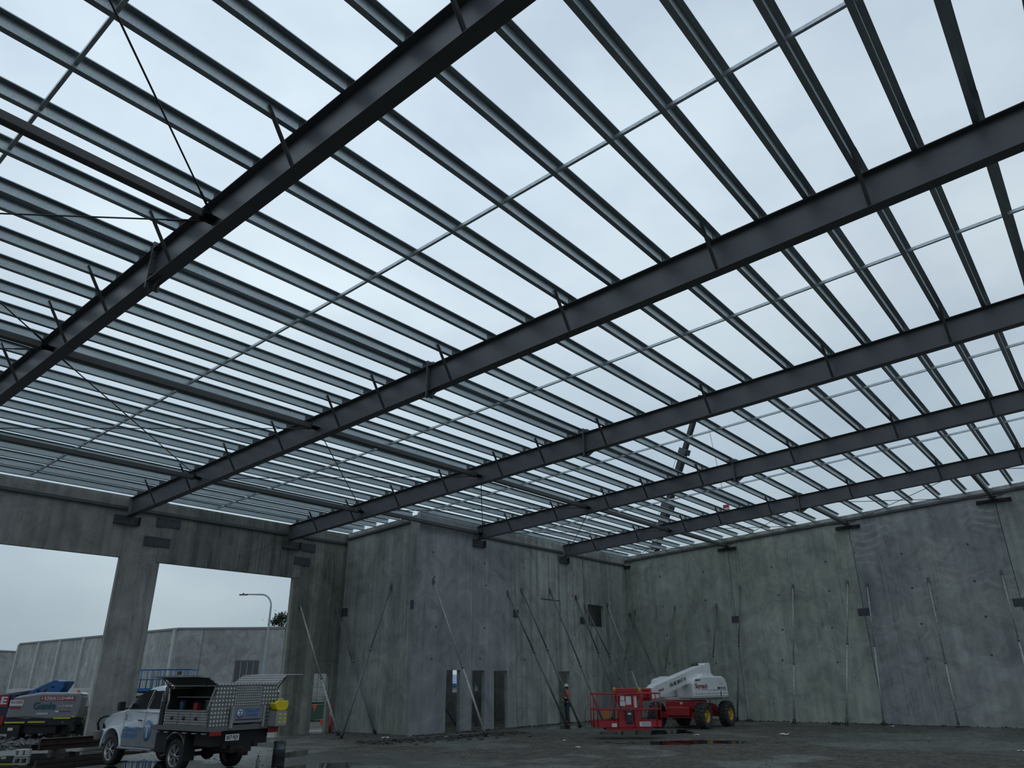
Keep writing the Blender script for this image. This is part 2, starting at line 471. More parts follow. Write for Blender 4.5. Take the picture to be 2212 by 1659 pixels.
def textmesh(name, body, size, mat, parent, loc, right, upv, bold=0.0, align='CENTER', shear=0.0, extrude=0.002, width=None, font_space=1.0):
    """lettering as a thin mesh; right/up give the sign's plane"""
    cu = bpy.data.curves.new(name, 'FONT')
    cu.body = body; cu.size = size; cu.align_x = align; cu.align_y = 'CENTER'
    cu.extrude = extrude; cu.offset = bold; cu.shear = shear; cu.space_character = font_space
    cu.resolution_u = 3
    ob = bpy.data.objects.new(name+'_tmp', cu)
    COL.objects.link(ob)
    dg = bpy.context.evaluated_depsgraph_get()
    me = bpy.data.meshes.new_from_object(ob.evaluated_get(dg))
    bpy.data.objects.remove(ob); bpy.data.curves.remove(cu)
    r = Vector(right).normalized(); u = Vector(upv).normalized(); nn = r.cross(u)
    xs = [v.co.x for v in me.vertices]
    sx = 1.0
    if width and xs: sx = width/max(1e-4, (max(xs)-min(xs)))
    for v in me.vertices:
        c = v.co.copy()
        v.co = Vector(loc)+r*c.x*sx+u*c.y+nn*c.z
    me.materials.clear(); me.materials.append(mat)
    me.name = name
    o = bpy.data.objects.new(name, me)
    COL.objects.link(o)
    if parent is not None: o.parent = parent
    return o

def copy_tree(o, parent=None):
    c = o.copy(); COL.objects.link(c)
    if parent is not None: c.parent = parent
    for ch in [x for x in bpy.data.objects if x.parent == o]:
        copy_tree(ch, c)
    return c

ORD = ['first', 'second', 'third', 'fourth', 'fifth', 'sixth', 'seventh', 'eighth', 'ninth', 'tenth', 'eleventh', 'twelfth', 'thirteenth', 'fourteenth', 'fifteenth', 'sixteenth', 'seventeenth', 'eighteenth', 'nineteenth', 'twentieth'] + ['twenty-'+s for s in ('first', 'second', 'third', 'fourth', 'fifth', 'sixth', 'seventh', 'eighth', 'ninth')] + ['thirtieth'] + ['thirty-'+s for s in ('first', 'second', 'third', 'fourth', 'fifth', 'sixth', 'seventh', 'eighth', 'ninth')] + ['fortieth'] + ['forty-'+s for s in ('first', 'second', 'third', 'fourth', 'fifth')]
# ------------------------------------------------------------------ measured layout (metres)
WL = 28.38          # inner face of the left wall (plane y = WL)
WI = 23.19          # inner face of the wall behind the return
XC = 22.10          # face of the return wall (plane x = XC)
LB = 39.30          # inner face of the far wall (plane x = LB)
XR = [-2.37, 4.709, 11.792, 18.877, 25.83, 32.905]     # rafters
def T(y): return 8.602+0.0565*(WL-y)                     # top of rafters
YEND = -9.5

# ------------------------------------------------------------------ ground
def sstep(a, b, x):
    t_ = max(0.0, min(1.0, (x-a)/(b-a))); return t_*t_*(3-2*t_)

def ground_fields(x, y):
    """mud 0..1, puddle 0..1, height"""
    n1 = noise.fractal(Vector((x*0.22, y*0.22, 3.1)), 1.0, 2.0, 4)
    n2 = noise.fractal(Vector((x*0.75, y*0.75, 9.7)), 1.0, 2.0, 4)
    n3 = noise.fractal(Vector((x*2.6, y*2.6, 1.3)), 0.8, 2.0, 3)
    a = x*0.776+y*0.631          # distance into the picture
    l = x*0.631-y*0.776          # to the right of it
    mud = 0.75+0.9*n1+0.35*n2
    # bare slabs
    def ell(cx, cy, rx, ry, ang=0.0):
        dx, dy = x-cx, y-cy
        ca, sa = math.cos(ang), math.sin(ang)
        u, v = dx*ca+dy*sa, -dx*sa+dy*ca
        return 1-math.sqrt((u/rx)**2+(v/ry)**2)
    slab = max(ell(31.0, 3.0, 4.6, 7.5, 0.35), ell(31.5, 20.5, 5.5, 2.3, 0.0), ell(14.2, 17.2, 2.6, 3.6, 0.5), ell(24.0, -3.0, 3.0, 5.0, 0.2))
    mud -= 1.5*sstep(-0.12, 0.28, slab+0.22*n2)
    # wheel-worn slab under and around the ute
    trk = max(ell(9.5, 22.5, 6.0, 8.5, 0.1), ell(12.5, 20.0, 3.4, 5.0, 0.0))
    mud -= 0.8*sstep(-0.1, 0.3, trk+0.2*n2)
    mud = max(0.0, min(1.0, mud))
    pud = max(ell(9.1, 22.6, 2.2, 6.2, 0.35), ell(8.9, 25.8, 4.2, 2.4, 0.0), ell(10.6, 20.3, 1.6, 3.6, 0.0), ell(25.0, 13.0, 2.6, 1.1, -0.75),
              ell(23.5, 15.2, 0.5, 0.5), ell(29.0, 16.5, 2.6, 1.6, -0.6), ell(30.4, 21.3, 2.4, 1.0, 0.0), ell(12.9, 17.0, 1.8, 1.1, 0.4), ell(14.8, 20.8, 1.4, 0.5, 0.7))
    pudm = sstep(0.02, 0.22, pud+0.30*n2+0.10*n3)
    edge = sstep(-0.35, 0.1, pud)*(1-pudm)
    h = mud*(0.012*n2+0.014*n3+0.016)-0.004
    h += edge*0.012*abs(n3)
    if x > 12 and y > 28.2: h -= 0.02
    h = h*(1-pudm)+(-0.004)*pudm
    # wet trodden film on the slabs
    damp = sstep(-0.25, 0.35, n1+0.4*n2+0.15)
    return mud, pudm, h, damp

def make_ground():
    x0, x1, y0, y1, st = 5.0, 40.4, -10.0, 44.0, 0.12
    nx, ny = int((x1-x0)/st)+1, int((y1-y0)/st)+1
    vs = []; mudv = []; pv = []; dv = []
    for j in range(ny):
        for i in range(nx):
            x, y = x0+i*st, y0+j*st
            m_, p_, h_, d_ = ground_fields(x, y)
            vs.append((x, y, h_)); mudv.append(m_); pv.append(p_); dv.append(d_)
    fs = [(j*nx+i, j*nx+i+1, (j+1)*nx+i+1, (j+1)*nx+i) for j in range(ny-1) for i in range(nx-1)]
    # outer skirt
    o = len(vs)
    X0, X1, Y0, Y1 = -60, 260, -120, 260
    vs += [(X0,Y0,-0.004),(X1,Y0,-0.004),(X1,Y1,-0.004),(X0,Y1,-0.004),(x0,y0,-0.004),(x1,y0,-0.004),(x0+(nx-1)*st,y0+(ny-1)*st,-0.004),(x0,y0+(ny-1)*st,-0.004)]
    mudv += [0.6]*8; pv += [0]*8; dv += [0.3]*8
    vs[o+5] = (x0+(nx-1)*st, y0, -0.004)
    for a, b in ((0, 1), (1, 2), (2, 3), (3, 0)): fs.append((o+a, o+b, o+4+b, o+4+a))
    me = bpy.data.meshes.new('floor'); me.from_pydata(vs, [], fs)
    for nm, dat in (('mud', mudv), ('puddle', pv), ('damp', dv)):
        at = me.attributes.new(nm, 'FLOAT', 'POINT'); at.data.foreach_set('value', dat)
    me.polygons.foreach_set('use_smooth', [True]*len(me.polygons))
    m, t, b = newmat('site_ground')
    g = t.nodes.new('ShaderNodeNewGeometry').outputs['Position']
    def attr(n):
        a = t.nodes.new('ShaderNodeAttribute'); a.attribute_name = n; return a.outputs['Fac']
    fine = noise_n(t, g, 7.0, 9, 0.72, 0.4)
    med = noise_n(t, g, 1.6, 7, 0.62, 0.6)
    drag = noise_n(t, mapping(t, g, (0.9, 5.0, 1)), 1.0, 5, 0.6, 0.5)
    slab = mix(t, 'MIX', ramp(t, med, 0.34, 0.66), (0.072, 0.078, 0.068), (0.125, 0.135, 0.115))
    slab = mix(t, 'MULTIPLY', 0.45, slab, ramp(t, drag, 0.36, 0.64, (0.6, 0.6, 0.6), (1.25, 1.25, 1.22)))
    slab = mix(t, 'MULTIPLY', ramp(t, attr('damp'), 0.2, 0.9), slab, (0.62, 0.63, 0.64))
    mud = mix(t, 'MIX', ramp(t, fine, 0.36, 0.62), (0.028, 0.027, 0.025), (0.125, 0.118, 0.104))
    mud = mix(t, 'MULTIPLY', 0.7, mud, ramp(t, med, 0.35, 0.65, (0.45, 0.44, 0.44), (1.25, 1.22, 1.15)))
    vor = t.nodes.new('ShaderNodeTexVoronoi'); vor.inputs['Scale'].default_value = 11.0; link(t, g, vor.inputs['Vector'])
    peb = ramp(t, vor.outputs['Distance'], 0.05, 0.20, (1, 1, 1), (0, 0, 0))
    pebf = t.nodes.new('ShaderNodeMath'); pebf.operation = 'MULTIPLY'; link(t, peb, pebf.inputs[0]); link(t, ramp(t, med, 0.52, 0.62), pebf.inputs[1])
    mud = mix(t, 'MIX', pebf.outputs[0], mud, (0.20, 0.20, 0.19))
    mk = t.nodes.new('ShaderNodeMath'); mk.operation = 'ADD'; link(t, attr('mud'), mk.inputs[0])
    fo = t.nodes.new('ShaderNodeMapRange'); fo.inputs['To Min'].default_value = -0.35; fo.inputs['To Max'].default_value = 0.35; link(t, fine, fo.inputs['Value'])
    link(t, fo.outputs[0], mk.inputs[1])
    mmask = ramp(t, mk.outputs[0], 0.38, 0.58)
    col = mix(t, 'MIX', mmask, slab, mud)
    pk = t.nodes.new('ShaderNodeMath'); pk.operation = 'ADD'; link(t, attr('puddle'), pk.inputs[0])
    po = t.nodes.new('ShaderNodeMapRange'); po.inputs['To Min'].default_value = -0.4; po.inputs['To Max'].default_value = 0.4; link(t, fine, po.inputs['Value'])
    link(t, po.outputs[0], pk.inputs[1])
    pmask = ramp(t, pk.outputs[0], 0.42, 0.56)
    col = mix(t, 'MIX', pmask, col, (0.020, 0.020, 0.018))
    link(t, col, b.inputs['Base Color'])
    r1 = t.nodes.new('ShaderNodeMapRange'); r1.inputs['To Min'].default_value = 0.28; r1.inputs['To Max'].default_value = 0.75; link(t, fine, r1.inputs['Value'])
    rr = mix(t, 'MIX', mmask, r1.outputs[0], (0.85, 0.85, 0.85))
    rr = mix(t, 'MIX', pmask, rr, (0.025, 0.025, 0.025))
    link(t, rr, b.inputs['Roughness'])
    sp = mix(t, 'MIX', mmask, (0.5, 0.5, 0.5), (0.3, 0.3, 0.3))
    sp = mix(t, 'MIX', pmask, sp, (0.55, 0.55, 0.55)); link(t, sp, b.inputs['Specular IOR Level'])
    bp = t.nodes.new('ShaderNodeBump'); bp.inputs['Distance'].default_value = 0.03
    inv = t.nodes.new('ShaderNodeMath'); inv.operation = 'SUBTRACT'; inv.inputs[0].default_value = 1.0; link(t, pmask, inv.inputs[1])
    st2 = t.nodes.new('ShaderNodeMath'); st2.operation = 'MULTIPLY'; st2.inputs[1].default_value = 0.55
    mm = t.nodes.new('ShaderNodeMath'); mm.operation = 'MULTIPLY_ADD'; mm.inputs[1].default_value = 0.8; mm.inputs[2].default_value = 0.15; link(t, mmask, mm.inputs[0])
    s3 = t.nodes.new('ShaderNodeMath'); s3.operation = 'MULTIPLY'; link(t, inv.outputs[0], s3.inputs[0]); link(t, mm.outputs[0], s3.inputs[1])
    link(t, s3.outputs[0], st2.inputs[0]); link(t, st2.outputs[0], bp.inputs['Strength'])
    link(t, fine, bp.inputs['Height']); link(t, bp.outputs[0], b.inputs['Normal'])
    me.materials.append(m)
    o_ = bpy.data.objects.new('floor', me); COL.objects.link(o_); o_['kind'] = 'structure'
make_ground()

# ------------------------------------------------------------------ precast walls
GAP = 0.012
def wall_y(name, y, th, x0, x1, z0, z1, mat, holes=()):
    """panel in plane y (inner face), thickness outwards (+y), rectangular holes (x0,x1,z0,z1)"""
    xs = sorted({x0+GAP, x1-GAP, *[h for q in holes for h in q[:2]]})
    zs = sorted({z0, z1, *[h for q in holes for h in q[2:]]})
    mb = MB()
    idx = {}
    def V(a, b, c):
        k = (round(a, 4), round(b, 4), round(c, 4))
        if k not in idx: idx[k] = len(mb.v); mb.v.append(Vector(k))
        return idx[k]
    def inside(xm, zm): return any(h[0] < xm < h[1] and h[2] < zm < h[3] for h in holes)
    cell = {}
    for i in range(len(xs)-1):
        for j in range(len(zs)-1):
            cell[i, j] = not inside((xs[i]+xs[i+1])/2, (zs[j]+zs[j+1])/2)
    def quad(*q): mb.f.append([V(*p) for p in q]); mb.m.append(0); mb.sm.append(False)
    for (i, j), s in cell.items():
        if not s: continue
        a, b, c, d = xs[i], xs[i+1], zs[j], zs[j+1]
        quad((a,y,c),(b,y,c),(b,y,d),(a,y,d)); quad((a,y+th,c),(a,y+th,d),(b,y+th,d),(b,y+th,c))
        if not cell.get((i-1, j)): quad((a,y,c),(a,y,d),(a,y+th,d),(a,y+th,c))
        if not cell.get((i+1, j)): quad((b,y,c),(b,y+th,c),(b,y+th,d),(b,y,d))
        if not cell.get((i, j-1)): quad((a,y,c),(a,y+th,c),(b,y+th,c),(b,y,c))
        if not cell.get((i, j+1)): quad((a,y,d),(b,y,d),(b,y+th,d),(a,y+th,d))
    return struct(name, mb, mat)

def wall_x(name, x, th, ya, yb, mat, top=None):
    """panel in plane x, thickness towards +x, top edge follows the roof"""
    mb = MB()
    y0, y1 = min(ya, yb)+GAP, max(ya, yb)-GAP
    top = top or (lambda y: T(y)+0.09)
    mb.prism([(y0, -0.3), (y1, -0.3), (y1, top(y1)), (y0, top(y0))], 'X', x, x+th)
    return struct(name, mb, mat)

ZT = T(WL)+0.055
HB = 6.38
TH = 0.18
wall_y('wall_left', WL, TH, -9.0, 3.9, -0.3, ZT, C_A)
# column panel with the long lintel running off to the left
wall_y('wall_left', WL, TH, 3.9, 5.6, -0.3, ZT, C_Acol)
mbp = MB(); mbp.prism([(5.62, HB), (11.74, HB), (11.74, -0.3), (13.22, -0.3), (13.22, ZT), (5.62, ZT)], 'Y', WL, WL+TH)
struct('wall_left', mbp, C_Acol)
wall_y('wall_left', WL-0.03, TH+0.02, 13.05, 19.60, HB-0.04, ZT-0.02, C_Ahead)
wall_y('wall_left', WL+0.02 if False else WL, TH, 19.27, 22.28, -0.3, ZT, C_Aright, [(20.86, 21.66, -0.2, 2.37)])
# patch the bottom of the doorways to ground
# return wall (plane x = XC) between the two left planes
wall_x('wall_return', XC, 0.18, WI+0.30, WL-0.02, C_C, top=lambda y: T(y)+0.07)
ZI = T(WI)+0.10
wall_y('wall_inner', WI, 0.18, XC-0.16, 25.46, -0.3, ZI, C_blue, [(23.85, 24.72, -0.2, 2.46)])
wall_y('wall_inner', WI, 0.18, 25.46, 28.62, -0.3, ZI, C_blue, [(25.50, 26.32, -0.2, 2.45), (26.98, 27.95, -0.2, 2.44)])
wall_y('wall_inner', WI, 0.18, 28.62, 32.20, -0.3, ZI, C_grey, [(32.02, 32.19, -0.2, 2.43)])
wall_y('wall_inner', WI, 0.18, 32.20, 34.62, -0.3, ZI, C_grey, [(32.21, 33.02, -0.2, 2.43)])
wall_y('wall_inner', WI, 0.18, 34.62, 39.28, -0.3, ZI, C_grey2, [(35.00, 36.62, 4.76, 5.92)])
# far wall
for a, b, c in ((16.49, WI+0.2, C_B1), (9.92, 16.49, C_B2), (3.43, 9.92, C_B3), (-3.10, 3.43, C_B4), (-9.6, -3.10, C_B2)):
    wall_x('wall_far', LB, 0.18, a, b, c)
# rooms behind the inner wall
wall_y('wall_outer', WL+0.05, 0.18, 22.30, 28.0, -0.3, ZT, C_room)
wall_y('wall_outer', WL+0.05, 0.18, 28.0, 39.4, -0.3, ZT, C_room, [(29.72, 30.22, 1.46, 2.55), (31.50, 31.75, 1.5, 1.85)])
wall_y('wall_room', WI+0.75, 0.15, 34.0, 39.28, -0.3, 7.6, C_room)
mb = MB(); mb.box((33.2, WI+0.19, -0.3), (33.35, WL+0.03, 7.6)); struct('wall_partition', mb, C_room)
for yj in (16.49, 9.92, 3.43, -3.10):
    mb = MB(); mb.box((LB+0.10, yj-0.06, -0.3), (LB+0.17, yj+0.06, T(yj)+0.05)); struct('trim_0', mb, plain('light_block_dark', (0.02, 0.02, 0.02), 0.9))  # dark strips added behind the joints to stop outside light leaking through
# chased outline of the blocked window and its sill, on the inner wall
mb = MB()
mb.box((30.66, WI-0.004, 5.88), (32.36, WI+0.002, 5.925)); mb.box((32.33, WI-0.004, 4.80), (32.37, WI+0.002, 5.9))
mb.box((31.37, WI-0.004, 5.92), (31.395, WI+0.002, 8.2)); mb.box((32.29, WI-0.004, 5.92), (32.32, WI+0.002, 8.4))
struct('trim_1', mb, plain('saw_cut', (0.03, 0.032, 0.03), 0.9))
mb = MB(); mb.box((30.62, WI-0.006, 4.775), (32.36, WI+0.002, 4.80)); struct('trim_2', mb, M_kerb)

# ferrule plugs and lifting-hole patches cast into the panels
def plugs():
    k = 0
    rnd = random.Random(5)
    pts = []
    for yj in (16.49, 9.92, 3.43):
        for dy in (1.55, 4.2):
            for z in (7.6, 6.0, 4.4, 2.8): pts.append(('x', yj+dy+rnd.uniform(-.15, .15), z+rnd.uniform(-.1, .1)))
    for xj in (23.0, 26.2, 29.4, 33.6, 37.6):
        for z in (7.3, 6.3, 4.2, 2.9): pts.append(('y', xj+rnd.uniform(-.2, .2), z+rnd.uniform(-.1, .1)))
    m = plain('grout_plug', (0.11, 0.12, 0.11), 0.9, 0, 0.3, 20)
    for q in pts:
        mb = MB()
        if q[0] == 'x': mb.lathe([(0.055, 0), (0.055, 0.006)], (LB-0.005, q[1], q[2]), 'X', 12)
        else: mb.lathe([(0.05, 0), (0.05, 0.006)], (q[1], WI-0.005, q[2]), 'Y', 12)
        o = struct('trim_%d' % (3+k), mb, m); k += 1
plugs()

# ------------------------------------------------------------------ steel ledgers along the walls
def angle_y(x0, x1, y, zb, label, grp=None):
    """steel ledger bolted to a wall whose inner face is plane y"""
    mb = MB()
    mb.box((x0, y-0.10, zb), (x1, y-0.001, zb+0.012))
    mb.box((x0, y-0.013, zb), (x1, y-0.001, zb+0.13))
    o = mb.build('ledger_angle', M_steel2); tag(o, label, 'ledger', grp)
    return o
zl = T(WL)-0.47
angle_y(-2.2, 11.66, WL, zl, 'long grey steel ledger under the top edge of the wall over the left opening')
angle_y(11.93, 18.74, WL-0.03, zl, 'steel ledger along the stained lintel between the two wide rafter ends', None)
angle_y(19.02, XC-0.01, WL, zl, 'short steel ledger above the narrow doorway with the red bollard')
zl2 = T(WI)-0.47
angle_y(25.98, 32.77, WI, zl2, 'steel ledger on the inner wall between its two rafter ends')
angle_y(33.05, LB-0.01, WI, zl2, 'steel ledger on the inner wall ending in the far corner')
# sloping angle on the far wall and on the return wall
mb = MB(); pa, pb = (LB-0.07, WI-0.05, T(WI)-0.20), (LB-0.07, -9.0, T(-9.0)-0.20)
mb.bar(pa, pb, 0.10, 0.03); mb.bar((LB-0.02, WI-0.05, T(WI)-0.15), (LB-0.02, -9.0, T(-9)-0.15), 0.014, 0.12)
tag(mb.build('ledger_angle', M_steel2), 'sloping dark steel angle along the top of the far wall', 'ledger')
mb = MB(); mb.bar((XC-0.05, WL-0.06, T(WL)-0.22), (XC-0.05, WI+0.75, T(WI+0.75)-0.22), 0.10, 0.03); mb.bar((XC-0.008, WL-0.06, T(WL)-0.17), (XC-0.008, WI+0.75, T(WI+.75)-0.17), 0.014, 0.12)
tag(mb.build('ledger_angle', M_steel2), 'short sloping dark steel angle along the top of the return wall', 'ledger')

# ------------------------------------------------------------------ weld plates over the panel joints
def weld_plate(axis, u, z, w, h, nb, label, base):
    mb = MB()
    cols = nb//2
    if axis == 'y':
        o = thing('weld_plate', (u, base, z), label, 'steel plate', 'steel joint plates on the walls')
        mb.box((-w/2, -0.018, -h/2), (w/2, -0.001, h/2)); mb.build('plate', M_plate, o)
        bo = MB()
        for i in range(cols):
            x = -w/2+0.07+i*(w-0.14)/(cols-1)
            for s in (-1, 1): bo.lathe([(0.022, -0.035), (0.022, -0.018)], (x, 0, s*(h/2-0.055)), 'Y', 6)
        bo.build('bolt_heads', M_plate, o)
    else:
        o = thing('weld_plate', (base, u, z), label, 'steel plate', 'steel joint plates on the walls')
        mb.box((-0.018, -w/2, -h/2), (-0.001, w/2, h/2)); mb.build('plate', M_plate, o)
        bo = MB()
        for i in range(cols):
            y = -w/2+0.06+i*(w-0.12)/(cols-1)
            for s in (-1, 1): bo.lathe([(0.018, -0.032), (0.018, -0.018)], (0, y, s*(h/2-0.05)), 'X', 6)
        bo.build('bolt_heads', M_plate, o)
weld_plate('y', 12.98, 7.09, 1.0, 0.36, 8, 'long eight-bolt steel plate joining the column to the stained lintel, lower one', WL-0.03)
weld_plate('y', 13.30, 7.86, 0.95, 0.36, 8, 'steel plate at the lintel end on the column, tucked just under the ledger', WL-0.03)
weld_plate('y', 19.62, 7.09, 0.85, 0.36, 8, 'eight-bolt plate at the dark wet right end of the lintel, lower one', WL-0.03)
weld_plate('y', 19.88, 7.74, 0.80, 0.36, 8, 'eight-bolt plate at the right end of the lintel, directly under the ledger', WL-0.03)
weld_plate('x', WL-0.22, 5.02, 0.42, 0.36, 4, 'small square plate in the corner where return wall meets left wall', XC)
weld_plate('x', WI+0.32, 5.07, 0.42, 0.36, 4, 'small square plate near the outer edge of the return wall', XC)
weld_plate('y', 28.62, 5.05, 0.42, 0.36, 4, 'small square plate at the right edge of the blue-grey panels', WI)
weld_plate('y', 34.40, 5.02, 0.42, 0.36, 4, 'small square plate left of the high square window recess', WI)
weld_plate('x', 16.49, 4.98, 0.46, 0.34, 4, 'square plate on the first far-wall joint, behind the white boom lift', LB)
weld_plate('x', 9.93, 4.98, 0.55, 0.34, 4, 'square plate on the middle far-wall joint', LB)
weld_plate('x', 3.45, 5.00, 0.60, 0.34, 4, 'plate on the far-wall joint at the right edge of the picture', LB)

# bearing brackets cast under the rafter ends
def bearing(axis, u, z, base, label, w=0.95):
    h = 0.34
    if axis == 'y':
        o = thing('bearing_bracket', (u, base, z), label, 'bracket', 'brackets under rafter and strut ends')
        MB().box((-w/2, -0.014, -h/2), (w/2, -0.001, h/2)).box((-w/2, -0.12, -h/2), (w/2, -0.001, -h/2+0.014)).box((w/2-0.014, -0.12, -h/2), (w/2, -0.001, h/2)).build('seat_channel', M_plate, o)
        b = MB()
        for i in range(4): b.lathe([(0.022, -0.03), (0.022, -0.014)], (-w/2+0.15+i*(w-0.3)/3, 0, 0.02), 'Y', 6)
        b.build('bolt_heads', M_plate, o)
    else:
        o = thing('bearing_bracket', (base, u, z), label, 'bracket', 'brackets under rafter and strut ends')
        MB().box((-0.16, -w/2, -0.10), (-0.001, w/2, -0.086)).box((-0.02, -w/2, -0.10), (-0.001, w/2, 0.06)).box((-0.14, -w/2+0.15, -0.085), (-0.02, -w/2+0.35, 0.0)).box((-0.14, w/2-0.35, -0.085), (-0.02, w/2-0.15, 0.0)).build('seat_channel', M_dark, o)
        b = MB()
        for i in range(4): b.lathe([(0.02, -0.045), (0.02, -0.02)], (0, -w/2+0.1+i*(w-0.2)/3, 0.02), 'X', 6)
        b.build('bolt_heads', M_dark, o)
bearing('y', 11.70, T(WL)-0.86, WL, 'channel bracket under the end of the wide rafter above the left column')
bearing('y', 18.95, T(WL)-0.87, WL-0.03, 'channel bracket under the rafter end at the right end of the lintel')
bearing('y', 25.83, T(WI)-0.80, WI, 'channel bracket under the rafter end on the blue-grey wall', 0.85)
bearing('y', 32.80, T(WI)-0.80, WI, 'channel bracket under the last rafter end near the far corner', 0.85)
bearing('x', 16.50, T(16.5)-0.50, LB, 'dark seat bracket on the first joint of the far wall, nearest the corner', 1.1)
bearing('x', 9.95, T(9.95)-0.50, LB, 'dark seat bracket on the middle joint of the far wall', 1.2)
bearing('x', 3.47, T(3.47)-0.50, LB, 'dark seat bracket on the right-hand joint of the far wall', 1.4)
bearing('x', WI-0.15, T(WI)-0.50, LB, 'small seat bracket in the far corner', 0.5)

# ------------------------------------------------------------------ roof steel
PUR = [28.02, 27.18, 26.33, 25.50, 24.70, 23.88, 22.95, 22.05, 21.15, 20.32, 19.45, 18.52, 17.58, 16.75, 15.86, 14.93, 14.00, 13.05, 12.60, 11.55, 10.38, 9.20, 7.99, 6.85, 5.65, 4.54, 3.60, 2.68, 1.77, 0.87, -0.03, -0.93, -1.83, -2.73, -3.63, -4.53, -5.43, -6.33, -7.23, -8.13]
FL = 0.090; PD = 0.195
RN = ['nearest overhead', 'first', 'second', 'third', 'fourth', 'fifth']
BAYS = ['bay nearest the camera', 'bay behind the first rafter', 'bay behind the second rafter', 'bay behind the third rafter', 'bay behind the fourth rafter', 'bay against the far wall']
BAYN = ['the bay nearest the camera', 'the bay between first and second rafters', 'the bay between second and third rafters', 'the bay between third and fourth rafters', 'the bay between fourth and fifth rafters', 'the last bay against the far wall']

def isec(D, B, tf=0.014, tw=0.009):
    return [(-B/2, 0), (B/2, 0), (B/2, -tf), (tw/2, -tf), (tw/2, -D+tf), (B/2, -D+tf), (B/2, -D), (-B/2, -D), (-B/2, -D+tf), (-tw/2, -D+tf), (-tw/2, -tf), (-B/2, -tf)]

YSP = {0: 12.31, 1: 12.31, 2: 12.31, 3: 12.31, 4: 10.18, 5: 10.18}
DEP = {0: 0.694, 1: 0.694, 2: 0.694, 3: 0.66, 4: 0.61, 5: 0.61}
FBY = {0: [16.75, 12.6, 7.99, 1.77], 1: [18.52, 15.86, 14.00, 11.55, 7.99, 4.54, 1.77], 2: [26.33, 23.88, 21.15, 18.52, 15.86, 14.00, 11.55, 7.99, 4.54, 1.77, -0.93],
       3: [26.33, 23.88, 21.15, 18.52, 15.86, 14.00, 11.55, 7.99, 4.54, 1.77, -0.93], 4: [21.15, 18.52, 15.86, 14.00, 11.55, 7.99, 4.54, 1.77, -0.93], 5: [21.15, 18.52, 15.86, 14.00, 11.55, 7.99, 4.54, 1.77, -0.93]}
RLAB = ['wide grey steel rafter directly overhead, nearest of the row', 'first grey rafter, sweeping from lower left to the top edge', 'second grey rafter, landing above the left concrete column',
        'third grey rafter, landing at the right end of the stained lintel', 'fourth grey rafter, landing on the blue-grey wall', 'fifth and farthest grey rafter, landing near the far corner']
def rafter(i):
    x = XR[i]; D = DEP[i]; ye = WL-0.01 if i < 4 else WI-0.01
    ys = YSP[i]
    R_ = thing('roof_rafter', (x, ye, T(ye)), RLAB[i], 'rafter', 'steel rafters across the hall')
    pr_ = isec(D, 0.248)
    # upper vector perpendicular to slope is taken as vertical
    def seg(ya, yb):
        m = MB(); n = len(pr_)
        vs = [Vector((x+a, ya, T(ya)+b)) for a, b in pr_]+[Vector((x+a, yb, T(yb)+b)) for a, b in pr_]
        m.add(vs, [tuple(range(n)), tuple(range(n, 2*n))[::-1]]+[(k, (k+1) % n, n+(k+1) % n, n+k) for k in range(n)])
        return m
    seg(ye, ys+0.026).build('beam_segment', M_steel, R_, world=True)
    seg(ys-0.026, YEND).build('beam_segment', M_steel, R_, world=True)
    for s in (-1, 1):
        m = MB(); z1, z0 = T(ys)+0.148, T(ys)-D-0.135
        m.box((x-0.125, ys+s*0.013-0.0125, z0), (x+0.125, ys+s*0.013+0.0125, z1))
        m.build('splice_plate', M_steel, R_, bevel=0.003, world=True)
    hz = MB()
    zb = T(ys)-D
    for s in (-1, 1):
        if s > 0: hz.prism([(ys+0.026, zb), (ys+0.026, zb-0.13), (ys+0.10, zb-0.13), (ys+0.26, zb-0.012)], 'X', x-0.006, x+0.006)
        else: hz.prism([(ys-0.026, zb), (ys-0.026, zb-0.13), (ys-0.14, zb-0.13), (ys-0.18, zb-0.10), (ys-0.38, zb+0.02)], 'X', x-0.006, x+0.006)
    zt = T(ys)
    hz.prism([(ys-0.026, zt), (ys-0.026, zt+0.14), (ys-0.10, zt+0.14), (ys-0.28, zt+0.012)], 'X', x-0.006, x+0.006)
    hz.prism([(ys+0.026, zt), (ys+0.026, zt+0.10), (ys+0.22, zt-0.012)], 'X', x-0.006, x+0.006)
    hz.build('splice_gusset', M_steel, R_, world=True)
    for sx in (-1, 1):
        for dz in (0.09, -0.09, -0.17, -D+0.17, -D+0.09, -D-0.05, -D-0.10):
            b = MB()
            b.lathe([(0.019, 0.0), (0.019, 0.020)], (x+sx*0.072, ys-0.046, T(ys)+dz), 'Y', 6)
            b.build('bolt', M_steel, R_, world=True)
    lapc = [p for p in PUR if p < ye+0.1 and (i != 0 or p > -4)]
    for p in lapc:
        c = MB(); yw = p-FL
        c.box((x-0.085, yw-0.012, T(yw)), (x+0.085, yw-0.005, T(yw)+0.16))
        c.build('purlin_cleat', M_steel2, R_, world=True)
    return R_
RAF = [rafter(i) for i in range(6)]

